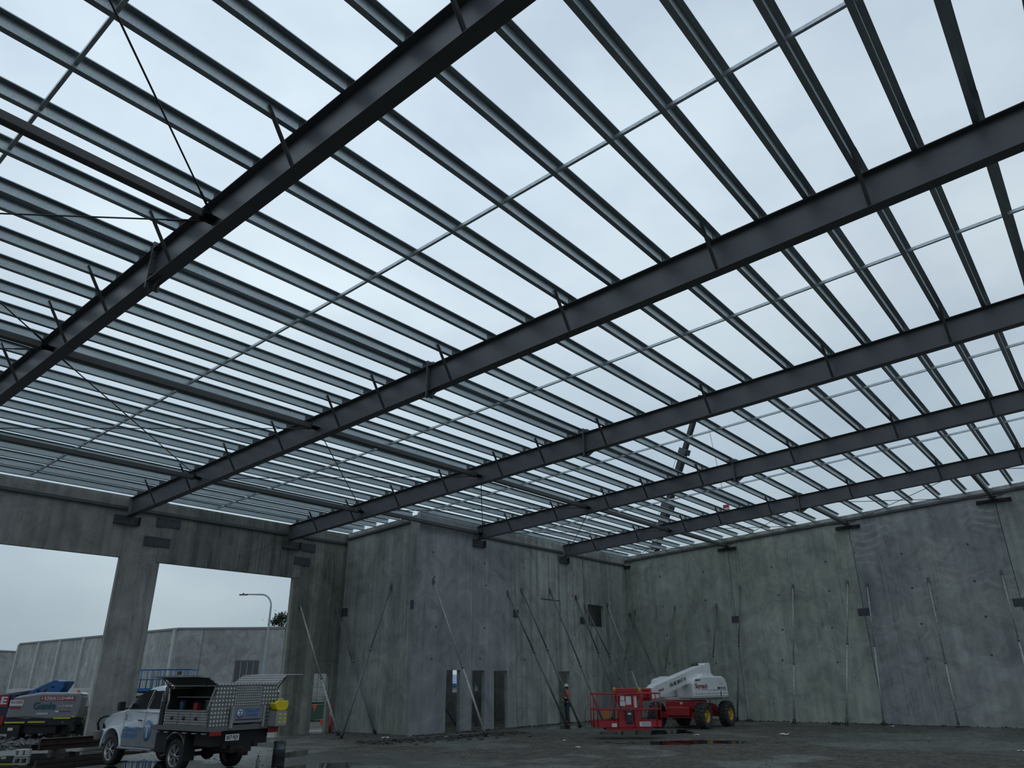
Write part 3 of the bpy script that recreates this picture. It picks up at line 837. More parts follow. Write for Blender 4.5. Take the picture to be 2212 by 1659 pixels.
# fly braces from the purlins down to the bottom flange
for i in range(6):
    k = 0
    for y in FBY[i]:
        if y > (WL if i < 4 else WI): continue
        x = XR[i]; yw = y-FL-0.02
        a = Vector((x-0.60, yw, T(yw)+0.10)); b = Vector((x-0.105, yw, T(yw)-DEP[i]+0.022))
        d = (b-a).normalized()
        m = MB()
        m.bar(a-d*0.03, b, 0.062, 0.006, upv=(1, 0, 1))
        m.bar(a-d*0.03+Vector((0, 0.028, 0.0)), b+Vector((0, 0.028, 0.0)), 0.006, 0.06, upv=(1, 0, 1))
        o = m.build('fly_brace', M_steel2)
        tag(o, ('short angled fly brace on the %s rafter, %s one from its wall end' % (RN[i] if i else 'overhead', ORD[k])), 'fly brace', 'fly braces from purlins to rafters')
        k += 1

# galvanised Z purlins, one length per bay, lapped over each rafter
TP = 0.0035
def zpoly(f, d, t=TP, lip=0.016):
    return [(-t/2, 0), (f, 0), (f, lip), (f-t, lip), (f-t, t), (t/2, t), (t/2, d), (-f, d), (-f, d-lip), (-f+t, d-lip), (-f+t, d-t), (-t/2, d-t)]
ZP = zpoly(FL, PD)
for j, p in enumerate(PUR):
    yw = p-FL
    for b in range(6):
        x0 = XR[b]; x1 = XR[b+1] if b < 5 else LB-0.02
        if b == 2 and p > 0 and False: pass
        wall_stop = False
        if p > WI+0.02:
            if b == 3 and p > WI: x1 = XC-0.06; wall_stop = True
            if b > 3: continue
        if b == 0 and (p < 2.0): continue
        if b == 0: x0 = -2.6
        if b == 1 and p < -3: continue
        lap = 0.62
        o_ = (b % 2)*0.005
        xa = x0-(lap if b > 0 else 0); xb = x1+(lap if (b < 5 and not wall_stop) else 0)
        if b == 3 and WI-0.4 < p < WI+0.02: pass
        m = MB(); n = len(ZP)
        z = T(yw)+0.006+o_*0.8
        yy = yw+o_*0.9
        vs = [Vector((xa, yy+a, z+c-0.0565*a)) for a, c in ZP]+[Vector((xb, yy+a, z+c-0.0565*a)) for a, c in ZP]
        m.add(vs, [tuple(range(n)), tuple(range(n, 2*n))[::-1]]+[(k, (k+1) % n, n+(k+1) % n, n+k) for k in range(n)])
        ob = m.build('roof_purlin', M_galv)
        tag(ob, 'galvanised purlin, %s row from the left wall, %s' % (ORD[j], BAYS[b]), 'purlin', 'roof purlins in '+BAYN[b])

# bridging channels between the purlins at mid bay
BX = [1.93, 8.10, 15.05, 22.10, 29.15, 35.9]
for b in range(6):
    xs = BX[b]
    plist = [p for p in PUR if (b < 3 or p < WI+0.6 or (b == 3 and False))]
    if b == 3: plist = [p for p in PUR if p < WI-0.1]
    if b == 0: plist = [p for p in PUR if 2.0 < p]
    if b > 3: plist = [p for p in PUR if p < WI+0.02]
    if b == 1: plist = [p for p in PUR if p > -4.0]
    o = thing('bridging_row', (xs, plist[0], T(plist[0])+0.1), 'thin galvanised bridging row crossing the purlins in %s' % BAYN[b], 'bridging', 'bridging rows between purlins')
    for a, c in zip(plist[:-1], plist[1:]):
        ya, yb = a-FL-0.004, c-FL+0.004
        m = MB()
        za, zb_ = T(ya)+0.105, T(yb)+0.105
        m.bar((xs, ya, za), (xs, yb, zb_), 0.006, 0.062)
        m.bar((xs+0.024, ya, za-0.030), (xs+0.024, yb, zb_-0.030), 0.05, 0.004)
        m.box((xs-0.02, yb, zb_-0.07), (xs+0.06, yb+0.006, zb_+0.05))
        m.build('bridging_channel', M_galv2, o, world=True)

# longitudinal struts
def strut(x0, x1, y, label, z=None, far=False):
    z = T(y)-0.36 if z is None else z
    o = thing('roof_strut', (x0, y, z), label, 'strut', 'longitudinal roof struts')
    a = x0+0.16; b = x1-(0.16 if not far else 0.22)
    MB().bar((a+0.10, y, z), (b-0.10, y, z), 0.15, 0.15).build('tube', M_steel2, o, bevel=0.012, world=True)
    for s, xe, xin in ((1, x0+0.008, a), (-1, x1-(0.008 if not far else 0.03), b)):
        m = MB()
        m.box((min(xe, xin+s*0.26), y-0.006, z-0.055), (max(xe, xin+s*0.26), y+0.006, z+0.055))
        m.box((min(xin+s*0.09, xin+s*0.10), y-0.09, z-0.09), (max(xin+s*0.09, xin+s*0.10), y+0.09, z+0.09))
        m.box((min(xe, xe+s*0.22), y-0.14, z-0.012), (max(xe, xe+s*0.22), y+0.14, z+0.0))
        m.build('end_cleat', M_dark, o, world=True)
STR = []
for (a, b, y, far, l) in [(0, 1, 10.28, 0, 'dark square-tube strut meeting the first rafter near the top left'), (0, 1, 3.45, 0, 'dark strut above the top edge between overhead and first rafters'),
        (0, 1, 16.90, 0, 'dark strut meeting the first rafter at the left edge of the picture'), (0, 1, 23.42, 0, 'dark strut over the left opening, beyond the left edge'),
        (1, 2, 16.95, 0, 'long dark strut between first and second rafters, higher one'), (1, 2, 23.45, 0, 'long dark strut between first and second rafters, near the left wall'),
        (2, 3, 16.92, 0, 'dark strut between second and third rafters, higher one'), (2, 3, 23.42, 0, 'dark strut between second and third rafters, near the lintel'),
        (3, 4, 16.85, 0, 'dark strut between third and fourth rafters, in mid roof'), (3, 4, 23.02, 0, 'dark strut passing in front of the blue-grey wall top'),
        (4, 5, 16.70, 0, 'dark strut between fourth and fifth rafters')]:
    strut(XR[a], XR[b], y, l)
for y, l in ((16.50, 'dark strut from the fifth rafter to the far wall, nearest the corner'), (9.95, 'dark strut from the fifth rafter to the middle joint of the far wall'), (3.47, 'dark strut from the fifth rafter to the right joint of the far wall')):
    strut(XR[5], LB, y, l, far=True)

# rod cross bracing
def rod(p, q, label):
    p = Vector(p); q = Vector(q); d = (q-p).normalized()
    o = thing('brace_rod', tuple(p), label, 'brace rod', 'diagonal roof brace rods')
    MB().tube(p, q, 0.014, 8).build('rod', M_rod, o, world=True)
    MB().tube(p+d*0.25, p+d*0.60, 0.022, 8).tube(q-d*0.60, q-d*0.25, 0.022, 8).build('turnbuckle', M_rod, o, world=True)
def RP(i, y, s, off=0.18):
    x = (XR[i] if i < 6 else LB)+s*0.10
    return (x, y+off, T(y)-0.37)
RODS = [(0, 3.45, 1, 10.28), (0, 16.9, 1, 10.28), (0, 10.28, 1, 16.9), (0, 23.4, 1, 16.9), (1, 16.95, 2, 23.45), (1, 23.45, 2, 16.95), (2, 16.92, 3, 23.42), (2, 23.42, 3, 16.92),
        (3, 16.85, 4, 22.95), (3, 23.2, 4, 16.85), (4, 16.70, 5, 22.9), (4, 22.9, 5, 16.70), (5, 16.70, 6, 22.9), (5, 22.9, 6, 16.5), (5, 9.95, 6, 16.5), (5, 16.6, 6, 9.95), (5, 3.47, 6, 9.95), (5, 9.95, 6, 3.47), (5, -3.0, 6, 3.47), (5, 3.47, 6, -3.0)]
nm = ['overhead rafter', 'first rafter', 'second rafter', 'third rafter', 'fourth rafter', 'fifth rafter', 'far wall']
RLB = ['brace rod rising past the top left corner of the picture to the first rafter', 'brace rod running level from the left edge to the first rafter strut', 'brace rod slanting down to the lower strut end on the first rafter',
 'lowest brace rod left of the first rafter, at the left edge', 'brace rod from first rafter slanting down right to the second rafter above the lintel', 'nearly level brace rod between first and second rafters', 'brace rod from second rafter slanting down to the third rafter near the lintel',
 'nearly level brace rod between second and third rafters', 'near vertical brace rod dropping to the fourth rafter end', 'nearly level brace rod between third and fourth rafters', 'brace rod slanting down to the fifth rafter end',
 'nearly level brace rod between fourth and fifth rafters', 'brace rod from fifth rafter down to the far corner', 'brace rod along the far wall top nearest the corner', 'nearly level rod from fifth rafter to the first far wall bracket',
 'slanting rod from fifth rafter to the first far wall bracket', 'nearly level rod from fifth rafter to the middle far wall bracket', 'slanting rod from fifth rafter to the middle far wall bracket', 'level rod from fifth rafter to the right far wall bracket', 'slanting rod rising right from the right far wall bracket']
RODS = [r for r in RODS]
for a, ya, b, yb in RODS:
    s = 1 if yb > ya else -1
    half = 'toward the left wall' if yb > ya else 'away from the left wall'
    zone = 'lower left part' if max(ya, yb) > 20 else ('middle part' if max(ya, yb) > 12 else 'right part')
    rod((XR[a]+0.12, ya+s*0.12, T(ya)-0.37), ((XR[b] if b < 6 else LB)-0.12, yb-s*0.12, T(yb)-0.37), RLB.pop(0))
# ------------------------------------------------------------------ tilt-up props
def prop(top, bot, wall, label, kind='pale', split=0.62, red=False):
    top = Vector(top); bot = Vector(bot)
    o = thing('panel_prop', tuple(bot), label, 'prop', 'telescopic props bracing the wall panels')
    d = (top-bot).normalized()
    mt = {'pale': M_prop, 'dark': M_prop_dk}[kind]
    ms = bot+(top-bot)*split
    MB().tube(bot+d*0.10, ms, 0.046, 10).build('outer_tube', mt, o, world=True)
    MB().tube(ms-d*0.05, top-d*0.12, 0.036, 10).build('inner_tube', mt, o, world=True)
    MB().tube(ms-d*0.08, ms+d*0.04, 0.056, 10).build('collar', M_prop_dk, o, world=True)
    nx = Vector((-1, 0, 0)) if wall == 'x' else Vector((0, -1, 0))
    side = Vector((0, 1, 0)) if wall == 'x' else Vector((1, 0, 0))
    hb = MB()
    hb.cbox(top+nx*0.012, (0.02 if wall == 'x' else 0.10, 0.10 if wall == 'x' else 0.02, 0.20))
    for s in (-1, 1): hb.bar(top+nx*0.01+side*s*0.04, top-d*0.16+side*s*0.04, 0.012, 0.07, upv=(0, 0, 1))
    hb.tube(top-d*0.10-side*0.06, top-d*0.10+side*0.06, 0.014, 8)
    hb.build('head_bracket', plain('prop_red_cap', (0.12, 0.02, 0.02), 0.6) if red else M_prop_dk, o, world=True)
    fb = MB()
    fb.cbox(bot+Vector((0, 0, 0.012)), (0.20, 0.20, 0.022))
    for s in (-1, 1): fb.bar(bot+Vector((0, 0, 0.02))+side*s*0.045, bot+d*0.20+side*s*0.045, 0.012, 0.07)
    fb.tube(bot+d*0.13-side*0.07, bot+d*0.13+side*0.07, 0.014, 8)
    fb.build('foot_shoe', M_dark, o, world=True)
    return o
PW, PI_ = WL-0.02, WI-0.02
props = [
 ((19.73, PW, 5.24), (20.50, 25.92, 0), 'y', 'pale prop left of the narrow doorway, foot by the crossing props', 'pale'),
 ((21.72, PW, 5.21), (21.96, 25.37, 0), 'y', 'dark prop on the left wall that crosses in front of the return wall', 'dark'),
 ((22.08, 25.01, 5.97), (19.60, 24.61, 0), 'x', 'prop leaning left from the return wall down to the ground', 'dark'),
 ((22.86, PI_, 6.10), (23.37, 20.49, 0), 'y', 'prop in front of the three blue-grey doorways', 'pale'),
 ((27.97, PI_, 6.00), (30.56, 21.72, 0), 'y', 'thin prop ending at the feet of the worker', 'dark'),
 ((29.07, PI_, 6.22), (31.17, 21.40, 0), 'y', 'thicker prop passing just right of the worker', 'dark'),
 ((31.45, PI_, 6.39), (32.39, 20.81, 0), 'y', 'prop whose foot is hidden behind the red basket', 'dark'),
 ((33.82, PI_, 6.21), (36.49, 22.08, 0), 'y', 'prop with red head left of the square window recess', 'dark'),
 ((34.65, PI_, 5.83), (36.89, 21.39, 0), 'y', 'dark prop crossing the square window recess', 'dark'),
 ((37.01, PI_, 6.06), (37.10, 21.01, 0), 'y', 'bright prop right of the square window recess', 'pale'),
 ((LB-.02, 22.68, 5.78), (35.91, 22.6, 0), 'x', 'dark prop leaning left out of the far corner', 'dark'),
 ((LB-.02, 23.05, 5.60), (38.19, 20.05, 0), 'x', 'dark prop with red head slanting right behind the white boom', 'dark'),
 ((LB-.02, 20.05, 5.83), (36.52, 20.22, 0), 'x', 'first upright prop on the far wall from the corner', 'dark'),
 ((LB-.02, 17.50, 5.77), (37.82, 17.97, 0), 'x', 'prop directly behind the white engine covers', 'dark'),
 ((LB-.02, 16.02, 6.64), (38.20, 16.60, 0), 'x', 'dark prop by the first far wall joint, right of the lift', 'dark'),
 ((LB-.02, 13.16, 6.47), (37.97, 13.64, 0), 'x', 'white speckled prop in the middle of the mossy panel', 'pale'),
 ((LB-.02, 10.43, 6.45), (37.37, 11.07, 0), 'x', 'white prop just left of the middle far wall joint', 'pale'),
 ((LB-.02, 9.55, 6.26), (38.20, 9.70, 0), 'x', 'white prop just right of the middle far wall joint', 'pale'),
 ((LB-.02, 6.85, 6.25), (38.60, 6.80, 0), 'x', 'thin pale prop in the middle of the swirled panel', 'pale'),
 ((LB-.02, 3.89, 6.32), (38.60, 3.85, 0), 'x', 'prop at the right edge of the picture', 'pale'),
]
for k, (a, b, wl, lab, kd) in enumerate(props):
    prop(a, b, wl, lab, kd, 0.55 if k % 3 else 0.42, red=k in (7, 11))
# prop outside, behind the left column
prop((11.90, WL+0.20, 2.0), (13.6, 33.2, 0), 'y', 'dark blue prop outside, leaning on the back of the left column', 'dark')
# slanting prop seen through the middle doorway
prop((30.6, WL+0.045, 4.6), (28.3, 25.4, 0), 'y', 'prop inside the room, seen through the blue-grey doorways', 'dark')
prop((25.6, WL+0.045, 4.2), (27.4, 25.8, 0), 'y', 'dark slanting prop filling the middle blue-grey doorway', 'dark')

# ------------------------------------------------------------------ outside: warehouse, shed, lamp, tree, crane
def warehouse():
    o = thing('warehouse', (31.4, 61.8, 0), 'long grey concrete warehouse with pale ribs behind the left wide opening', 'building')
    top = 6.15
    MB().box((31.4, 61.8, -0.4), (31.7, 97.6, top)).build('side_wall', C_far, o, world=True)
    # front wall runs off to the right at an angle
    a = Vector((31.4, 61.8, 0)); d = Vector((0.64, -0.768, 0)); n = Vector((0.768, 0.64, 0))
    L_ = 20.0
    s0, s1 = 5.0, 7.05; z0, z1 = 2.05, 3.72
    m = MB()
    def q(sa, sb, za, zb):
        vs = [a+d*sa+Vector((0, 0, za)), a+d*sb+Vector((0, 0, za)), a+d*sb+Vector((0, 0, zb)), a+d*sa+Vector((0, 0, zb))]
        vs += [v+n*0.3 for v in vs]
        m.add(vs, [(0,1,2,3),(7,6,5,4),(0,4,5,1),(1,5,6,2),(2,6,7,3),(3,7,4,0)])
    q(0, s0, -0.4, top); q(s1, L_, -0.4, top); q(s0, s1, -0.4, z0); q(s0, s1, z1, top)
    m.build('front_wall', C_far2, o, world=True)
    wf = MB()
    def P(s_, z_, off=0.12): return a+d*s_+n*off+Vector((0, 0, z_))
    wf.add([P(s0, z0), P(s1, z0), P(s1, z1), P(s0, z1)], [(0, 1, 2, 3)])
    wf.build('window', M_glass, o, world=True)
    fr = MB()
    for s_ in (s0+0.03, s0+0.52, s0+1.05, s0+1.55, s1-0.03): fr.bar(P(s_, z0, 0.08), P(s_, z1, 0.08), 0.05, 0.05)
    fr.bar(P(s0, z1-0.03, 0.08), P(s1, z1-0.03, 0.08), 0.05, 0.05)
    fr.build('window_frame', M_pole, o, world=True)
    cp = MB(); cp.box((31.30, 61.7, top), (31.75, 97.6, top+0.16)); cp.bar(a+Vector((0, 0, top+0.08))+n*0.12-d*0.1, a+d*L_+Vector((0, 0, top+0.08))+n*0.12, 0.36, 0.16)
    cp.build('coping', plain('coping_grey', (0.17, 0.18, 0.18), 0.6), o, world=True)
    for y in (97.4, 91.5, 85.9, 80.2, 74.4, 68.6, 62.2):
        MB().box((31.16, y-0.16, -0.4), (31.40, y+0.16, top)).build('rib', M_kerb, o, world=True)
    for s_ in (2.1, 8.9, 12.0, 15.2):
        j = MB(); j.bar(a+d*s_+n*-0.004+Vector((0, 0, 0)), a+d*s_+n*-0.004+Vector((0, 0, top)), 0.03, 0.006, upv=(0.768, 0.64, 0))
        j.build('panel_joint', plain('joint_dark', (0.09, 0.09, 0.09), 0.9), o, world=True)
    MB().bar((24.8, 76.0, 0.6), (30.2, 69.5, 0.6), 2.0, 2.1).build('low_annex', M_kerb, o, world=True)
warehouse()
o = thing('distant_shed', (42.4, 132, 0), 'flat grey shed wall at the far left edge, beyond the ribbed warehouse', 'building')
m = MB(); m.add([(44.0, 131.2, -0.4), (44.0, 131.2, 6.5), (28.0, 152.0, 7.9), (28.0, 152.0, -0.4), (60, 143, -0.4), (60, 143, 6.5), (44, 164, 7.9), (44, 164, -0.4)],
               [(0,1,2,3),(4,7,6,5),(0,4,5,1),(3,2,6,7),(1,5,6,2),(0,3,7,4)])
m.build('wall', C_far2, o, world=True)
m = MB(); m.bar((44.0, 131.1, 6.55), (28.0, 151.9, 7.95), 0.3, 0.14); m.build('coping', M_kerb, o, world=True)

# street lamp
o = thing('street_lamp', (30.9, 47.9, 0), 'tall grey street lamp with curved arm, seen in the right wide opening', 'street lamp')
bx, by = 30.9, 47.9
pts = [(bx, by, 0)]+[(bx, by, z) for z in (2, 4, 6, 7.1)]
ax = Vector((-0.60, 0.80, 0))
for k in range(1, 9):
    a_ = k/8*PI/2
    p = Vector((bx, by, 7.1))+ax*(0.8*(1-math.cos(a_)))+Vector((0, 0, 0.85*math.sin(a_))); pts.append(tuple(p))
pts.append(tuple(Vector((bx, by, 7.97))+ax*1.9))
MB().path(pts, [0.11, 0.10, 0.09, 0.075, 0.065]+[0.058]*8+[0.045], 10).build('pole', M_pole, o, world=True)
hp = Vector((bx, by, 7.95))+ax*2.15
MB().bar(hp-ax*0.30, hp+ax*0.28, 0.20, 0.09).tube(hp+Vector((0, 0, 0.04)), hp+Vector((0, 0, 0.13)), 0.05, 8).build('lamp_head', M_plate, o, bevel=0.02, world=True)

# gum tree peeping over the warehouse
def tree(x, y, z0, zc, r, label):
    o = thing('gum_tree', (x, y, 0), label, 'tree')
    tr = MB().path([(x, y, 0), (x+0.2, y, zc*0.5), (x-0.1, y, zc)], [0.28, 0.2, 0.1], 8)
    rnd = random.Random(3)
    ends = []
    for k in range(7):
        a_ = rnd.uniform(0, 2*PI); e = (x+math.cos(a_)*r*rnd.uniform(.3, .8), y+math.sin(a_)*r*rnd.uniform(.3, .8), zc+rnd.uniform(-.2, .7)*r)
        tr.path([(x, y, zc*0.8), ((x+e[0])/2, (y+e[1])/2, (zc+e[2])/2+0.1), e], [0.09, 0.06, 0.03], 6); ends.append(e)
    tr.build('trunk', M_bark, o, world=True)
    lf = MB()
    for e in ends:
        for k in range(150):
            v = Vector((rnd.gauss(0, 1), rnd.gauss(0, 1), rnd.gauss(0, .7)))*r*0.20+Vector(e)
            d1 = Vector((rnd.uniform(-1, 1), rnd.uniform(-1, 1), rnd.uniform(-1, .2))).normalized()*0.16
            d2 = d1.cross(Vector((rnd.uniform(-1, 1), rnd.uniform(-1, 1), 1))).normalized()*0.05
            lf.add([v-d1, v+d2, v+d1, v-d2], [(0, 1, 2, 3)])
    lf.build('foliage', M_leaf, o, world=True)
tree(45.6, 68.2, 0, 7.5, 1.5, 'dark gum tree top peeping over the warehouse roof beside the street lamp')

# telescopic crane beyond the far wall
def crane():
    base = Vector((72.9, 41.0, 11.0)); tip = Vector((71.1, 30.7, 31.2))
    o = thing('mobile_crane', (73.0, 42.6, 0), 'dark telescopic crane boom standing beyond the far wall, seen through the purlins', 'crane')
    d = (tip-base).normalized()
    foot = base-d*9.5
    Ltot = (tip-foot).length
    for s0, s1, wd in ((0, 0.60, 0.80), (0.58, 0.80, 0.66), (0.78, 1.0, 0.52)):
        MB().bar(foot+d*Ltot*s0, foot+d*Ltot*s1, wd*1.0, wd*1.1).build('boom_section', M_crane, o, bevel=0.12, world=True)
    for s_, wd in ((0.60, 1.05), (0.80, 0.9)):
        MB().bar(foot+d*(Ltot*s_-0.45), foot+d*(Ltot*s_+0.2), wd, wd*1.15).build('boom_collar', M_plate, o, bevel=0.05, world=True)
    bd = MB(); c = Vector((foot.x, foot.y, 0))
    bd.box(tuple(c+Vector((-1.4, -5, 0.9))), tuple(c+Vector((1.4, 6, 2.0)))); bd.box(tuple(c+Vector((-1.2, -1, 2.0))), tuple(c+Vector((1.2, 3.0, 3.4))))
    bd.build('carrier', M_yellow, o, bevel=0.05, world=True)
    for k in range(4):
        for s_ in (-1, 1):
            MB().lathe([(0.3, -0.2), (0.55, -0.2), (0.6, -0.1), (0.6, 0.1), (0.55, 0.2), (0.3, 0.2)], tuple(c+Vector((s_*1.3, -4+k*2.6, 0.6))), 'X', 16).build('wheel', M_black, o, world=True)
    cb = MB()
    hk = Vector((72.9, 30.15, 18.55))
    cb.tube(tip, hk+Vector((0, 0, 0.6)), 0.025, 5)
    cb.tube(base+Vector((0, 1.0, 0)), foot+d*Ltot*0.82+Vector((0, 0.8, 0.0)), 0.02, 5)
    cb.build('hoist_cable', M_rod, o, world=True)
    hb = MB(); hb.box(tuple(hk-Vector((0.22, 0.28, 0.15))), tuple(hk+Vector((0.22, 0.28, 0.5)))); hb.build('hook_block', M_signred, o, bevel=0.05, world=True)
    hb2 = MB(); hb2.box(tuple(hk-Vector((0.23, 0.29, 0.0))), tuple(hk+Vector((0.23, 0.29, 0.14)))); hb2.build('hook_stripe', M_signwhite, o, world=True)
crane()
# ------------------------------------------------------------------ utility truck with open canopy
def wheel_alloy(o, c, side, r=0.395, wdt=0.25, spokes=6):
    """wheel as a part with tyre, rim, spokes; axis X; side = -1 outer face to -x"""
    cx, cy, cz = c
    t_ = MB(); h = wdt/2
    t_.lathe([(r*0.66, -h), (r*0.90, -h), (r*0.975, -h*0.80), (r, -h*0.45), (r, h*0.45), (r*0.975, h*0.80), (r*0.90, h), (r*0.66, h), (r*0.62, h*0.8), (r*0.62, -h*0.8)], c, 'X', 36, closed=True)
    W_ = t_.build('wheel', M_black, o)
    rm = MB()
    rm.lathe([(r*0.67, -h*0.98), (r*0.62, -h*0.95), (r*0.60, -h*0.3), (r*0.60, h*0.9), (r*0.67, h*0.95)], c, 'X', 36, cap=False)
    rim = rm.build('rim', M_alloy, W_)
    dk = MB(); dk.lathe([(r*0.60, -h*0.05), (r*0.60, h*0.05)], c, 'X', 28); dk.build('brake_disc', M_dark, W_)
    sp = MB()
    xf = cx+side*h*0.72
    for k in range(spokes):
        a = 2*PI*k/spokes+0.2
        for da in (-0.17, 0.17):
            p0 = Vector((xf, cy+math.cos(a)*r*0.12, cz+math.sin(a)*r*0.12))
            p1 = Vector((xf+side*0.012, cy+math.cos(a+da)*r*0.62, cz+math.sin(a+da)*r*0.62))
            sp.bar(p0, p1, 0.022, 0.03, upv=(1, 0, 0))
    sp.lathe([(0.055, -0.015), (0.045, 0.012*1)], (xf, cy, cz), 'X', 16)
    sp.build('spokes', M_alloy, W_)
    return W_

def ute():
    o = thing('utility_truck', (10.87, 20.75, 0.0), 'white and grey utility truck with open tread plate canopy', 'truck', None, math.radians(4.0))
    YF, YR = 1.545, -1.545
    WR = 0.385
    # --- lower body, hood and doors as one extruded side silhouette with wheel arch
    arch = []
    for k in range(0, 11):
        a = math.radians(8+k*(164/10)); arch.append((YF+0.475*math.cos(a), 0.44+0.475*math.sin(a)))
    def side_prof():
        return [(-0.62, 0.50), (-0.62, 1.34), (1.20, 1.36), (1.45, 1.345), (1.85, 1.27), (2.20, 1.15), (2.40, 1.00), (2.46, 0.86), (2.45, 0.60), (2.05, 0.52)] + arch + [(1.06, 0.50)]
    def tumble(v):
        z = v.z; k = 1.0
        if z > 1.05: k = 1.0-0.12*(z-1.05)/0.35
        if v.y > 1.9: k *= 1.0-0.20*((v.y-1.9)/0.55)**2
        return Vector((v.x*k, v.y, z))
    m = MB()
    P_ = side_prof()
    # subdivide in x so the taper reads as a crowned body
    n = len(P_)
    xs = [-0.86, -0.78, -0.4, 0.4, 0.78, 0.86]
    vs = []
    for i, x in enumerate(xs):
        inset = 0.03 if i in (0, 5) else 0.0
        for (y, z) in P_:
            cy, cz = 0.9, 0.85
            vs.append(tumble(Vector((x, y-(y-cy)*inset*0.5, z-(z-cz)*inset*0.8))))
    fs = [tuple(range(n)), tuple(range(5*n, 6*n))[::-1]]
    for i in range(5):
        for k in range(n): fs.append((i*n+k, (i+1)*n+k, (i+1)*n+(k+1) % n, i*n+(k+1) % n))
    m.add(vs, fs)
    body = m.build('cab_body', M_white, o, bevel=0.02)
    # grey wrap on the lower door panels
    for s in (-1, 1):
        wr = MB(); xo = s*0.868
        wr.prism([(-0.61, 0.52), (-0.61, 1.08), (-0.2, 1.00), (0.35, 0.94), (1.06, 0.92), (1.05, 0.56), (0.98, 0.52)], 'X', xo-0.004, xo+0.004)
        wr.build('grey_wrap', M_silver, body)
    # --- greenhouse
    g = MB()
    prof = [(-0.62, 1.33, 0.83), (-0.60, 1.55, 0.78), (-0.50, 1.84, 0.70), (-0.42, 1.92, 0.66), (-0.05, 1.97, 0.64), (0.30, 1.93, 0.64), (0.75, 1.70, 0.70), (1.30, 1.36, 0.77)]
    n = len(prof)
    vs = [Vector((-hw, y, z)) for y, z, hw in prof]+[Vector((-hw*0.6, y, z+0.02)) for y, z, hw in prof]+[Vector((hw*0.6, y, z+0.02)) for y, z, hw in prof]+[Vector((hw, y, z)) for y, z, hw in prof]
    fs = [tuple(range(n))[::-1], tuple(range(3*n, 4*n))]
    for r_ in range(3):
        for k in range(n-1): fs.append((r_*n+k, (r_+1)*n+k, (r_+1)*n+k+1, r_*n+k+1))
    fs += [(0, n, n*2, n*3, ), (n-1, 4*n-1, 3*n-1, 2*n-1)]
    g.add(vs, fs)
    roof = g.build('cab_roof', M_white, o, bevel=0.015)
    # side windows, standing a hair proud of the tapered sides
    def hw_at(z):
        zs = [(1.33, 0.80), (1.55, 0.765), (1.84, 0.70), (1.93, 0.66)]
        for (z0, h0), (z1, h1) in zip(zs[:-1], zs[1:]):
            if z <= z1: return h0+(h1-h0)*(z-z0)/(z1-z0)
        return zs[-1][1]
    for s in (-1, 1):
        for poly in ([(1.12, 1.41), (0.98, 1.54), (0.66, 1.74), (0.32, 1.87), (0.10, 1.885), (0.02, 1.86), (0.16, 1.41)], [(0.06, 1.42), (-0.06, 1.85), (-0.36, 1.86), (-0.50, 1.62), (-0.50, 1.42)]):
            w_ = MB(); nn = len(poly)
            vs = [Vector((s*(hw_at(z)+0.022+(0.012 if True else 0)), y, z)) for y, z in poly]+[Vector((s*(hw_at(z)-0.05), y, z)) for y, z in poly]
            w_.add(vs, [tuple(range(nn)), tuple(range(nn, 2*nn))[::-1]]+[(k, (k+1) % nn, nn+(k+1) % nn, nn+k) for k in range(nn)])
            w_.build('side_window', M_glass, o)
    ws = MB(); ws.add([(-0.66, 1.24, 1.415), (0.66, 1.24, 1.415), (0.56, 0.42, 1.90), (-0.56, 0.42, 1.90)], [(0, 1, 2, 3)])
    ws.build('windscreen', M_glass, o)
    rw = MB(); rw.box((-0.58, -0.645, 1.42), (0.58, -0.60, 1.80)); rw.build('rear_window', M_glass, o)
    # doors: shut lines, handle, mirror
    for s in (-1, 1):
        d = MB()
        for y0, z0, y1, z1 in ((1.08, 0.56, 1.12, 1.36), (0.12, 0.56, 0.10, 1.38), (-0.50, 0.60, -0.52, 1.38)):
            d.bar((s*0.872, y0, z0), (s*(0.872-(0.05 if z1 > 1.3 else 0)), y1, z1), 0.008, 0.008)
        d.build('door_gap', M_dark, body)
        MB().box((min(s*0.875, s*0.90), 0.16, 1.12), (max(s*0.875, s*0.90), 0.34, 1.155)).build('door_handle', M_blackpl, body, bevel=0.01)
        mr = MB(); mr.box((min(s*0.92, s*1.10), 1.02, 1.36), (max(s*0.92, s*1.10), 1.14, 1.60)); mr.bar((s*0.80, 1.10, 1.40), (s*0.95, 1.08, 1.44), 0.05, 0.05)
        mr.build('side_mirror', M_blackpl, o, bevel=0.035)
        st = MB(); st.prism([(-0.60, 0.44), (-0.60, 0.50), (1.02, 0.50), (1.02, 0.44)], 'X', min(s*0.80, s*0.98), max(s*0.80, s*0.98)); st.build('side_step', M_silver, o, bevel=0.02)
        fl = MB()
        pts = [(s*0.885, YF+0.50*math.cos(math.radians(a)), 0.44+0.50*math.sin(math.radians(a))) for a in range(0, 186, 15)]
        fl.path(pts, 0.035, 8); fl.build('wheel_flare', M_white, body)
    # graphics on the doors
    for s in (-1,):
        r_ = (0, -1, 0); u_ = (0, 0, 1)
        textmesh('lettering', 'TENACITY', 0.16, M_inkblue, body, (-0.874, 0.60, 0.905), r_, u_, 0.004, shear=0.15, width=0.88)
        textmesh('lettering', 'CRANES', 0.16, M_inkblue, body, (-0.874, 0.66, 0.755), r_, u_, 0.004, shear=0.15, width=0.70)
        e = MB(); e.lathe([(0.20, -0.002), (0.20, 0.002)], (0, 0, 0), 'X', 28)
        for v in e.v: v.y = v.y*0.92-0.16; v.z = v.z*1.25+0.90; v.x = v.x-0.875
        e.build('logo_badge', M_inkblue, body)
        e = MB(); e.lathe([(0.17, -0.002), (0.17, 0.002)], (0, 0, 0), 'X', 28)
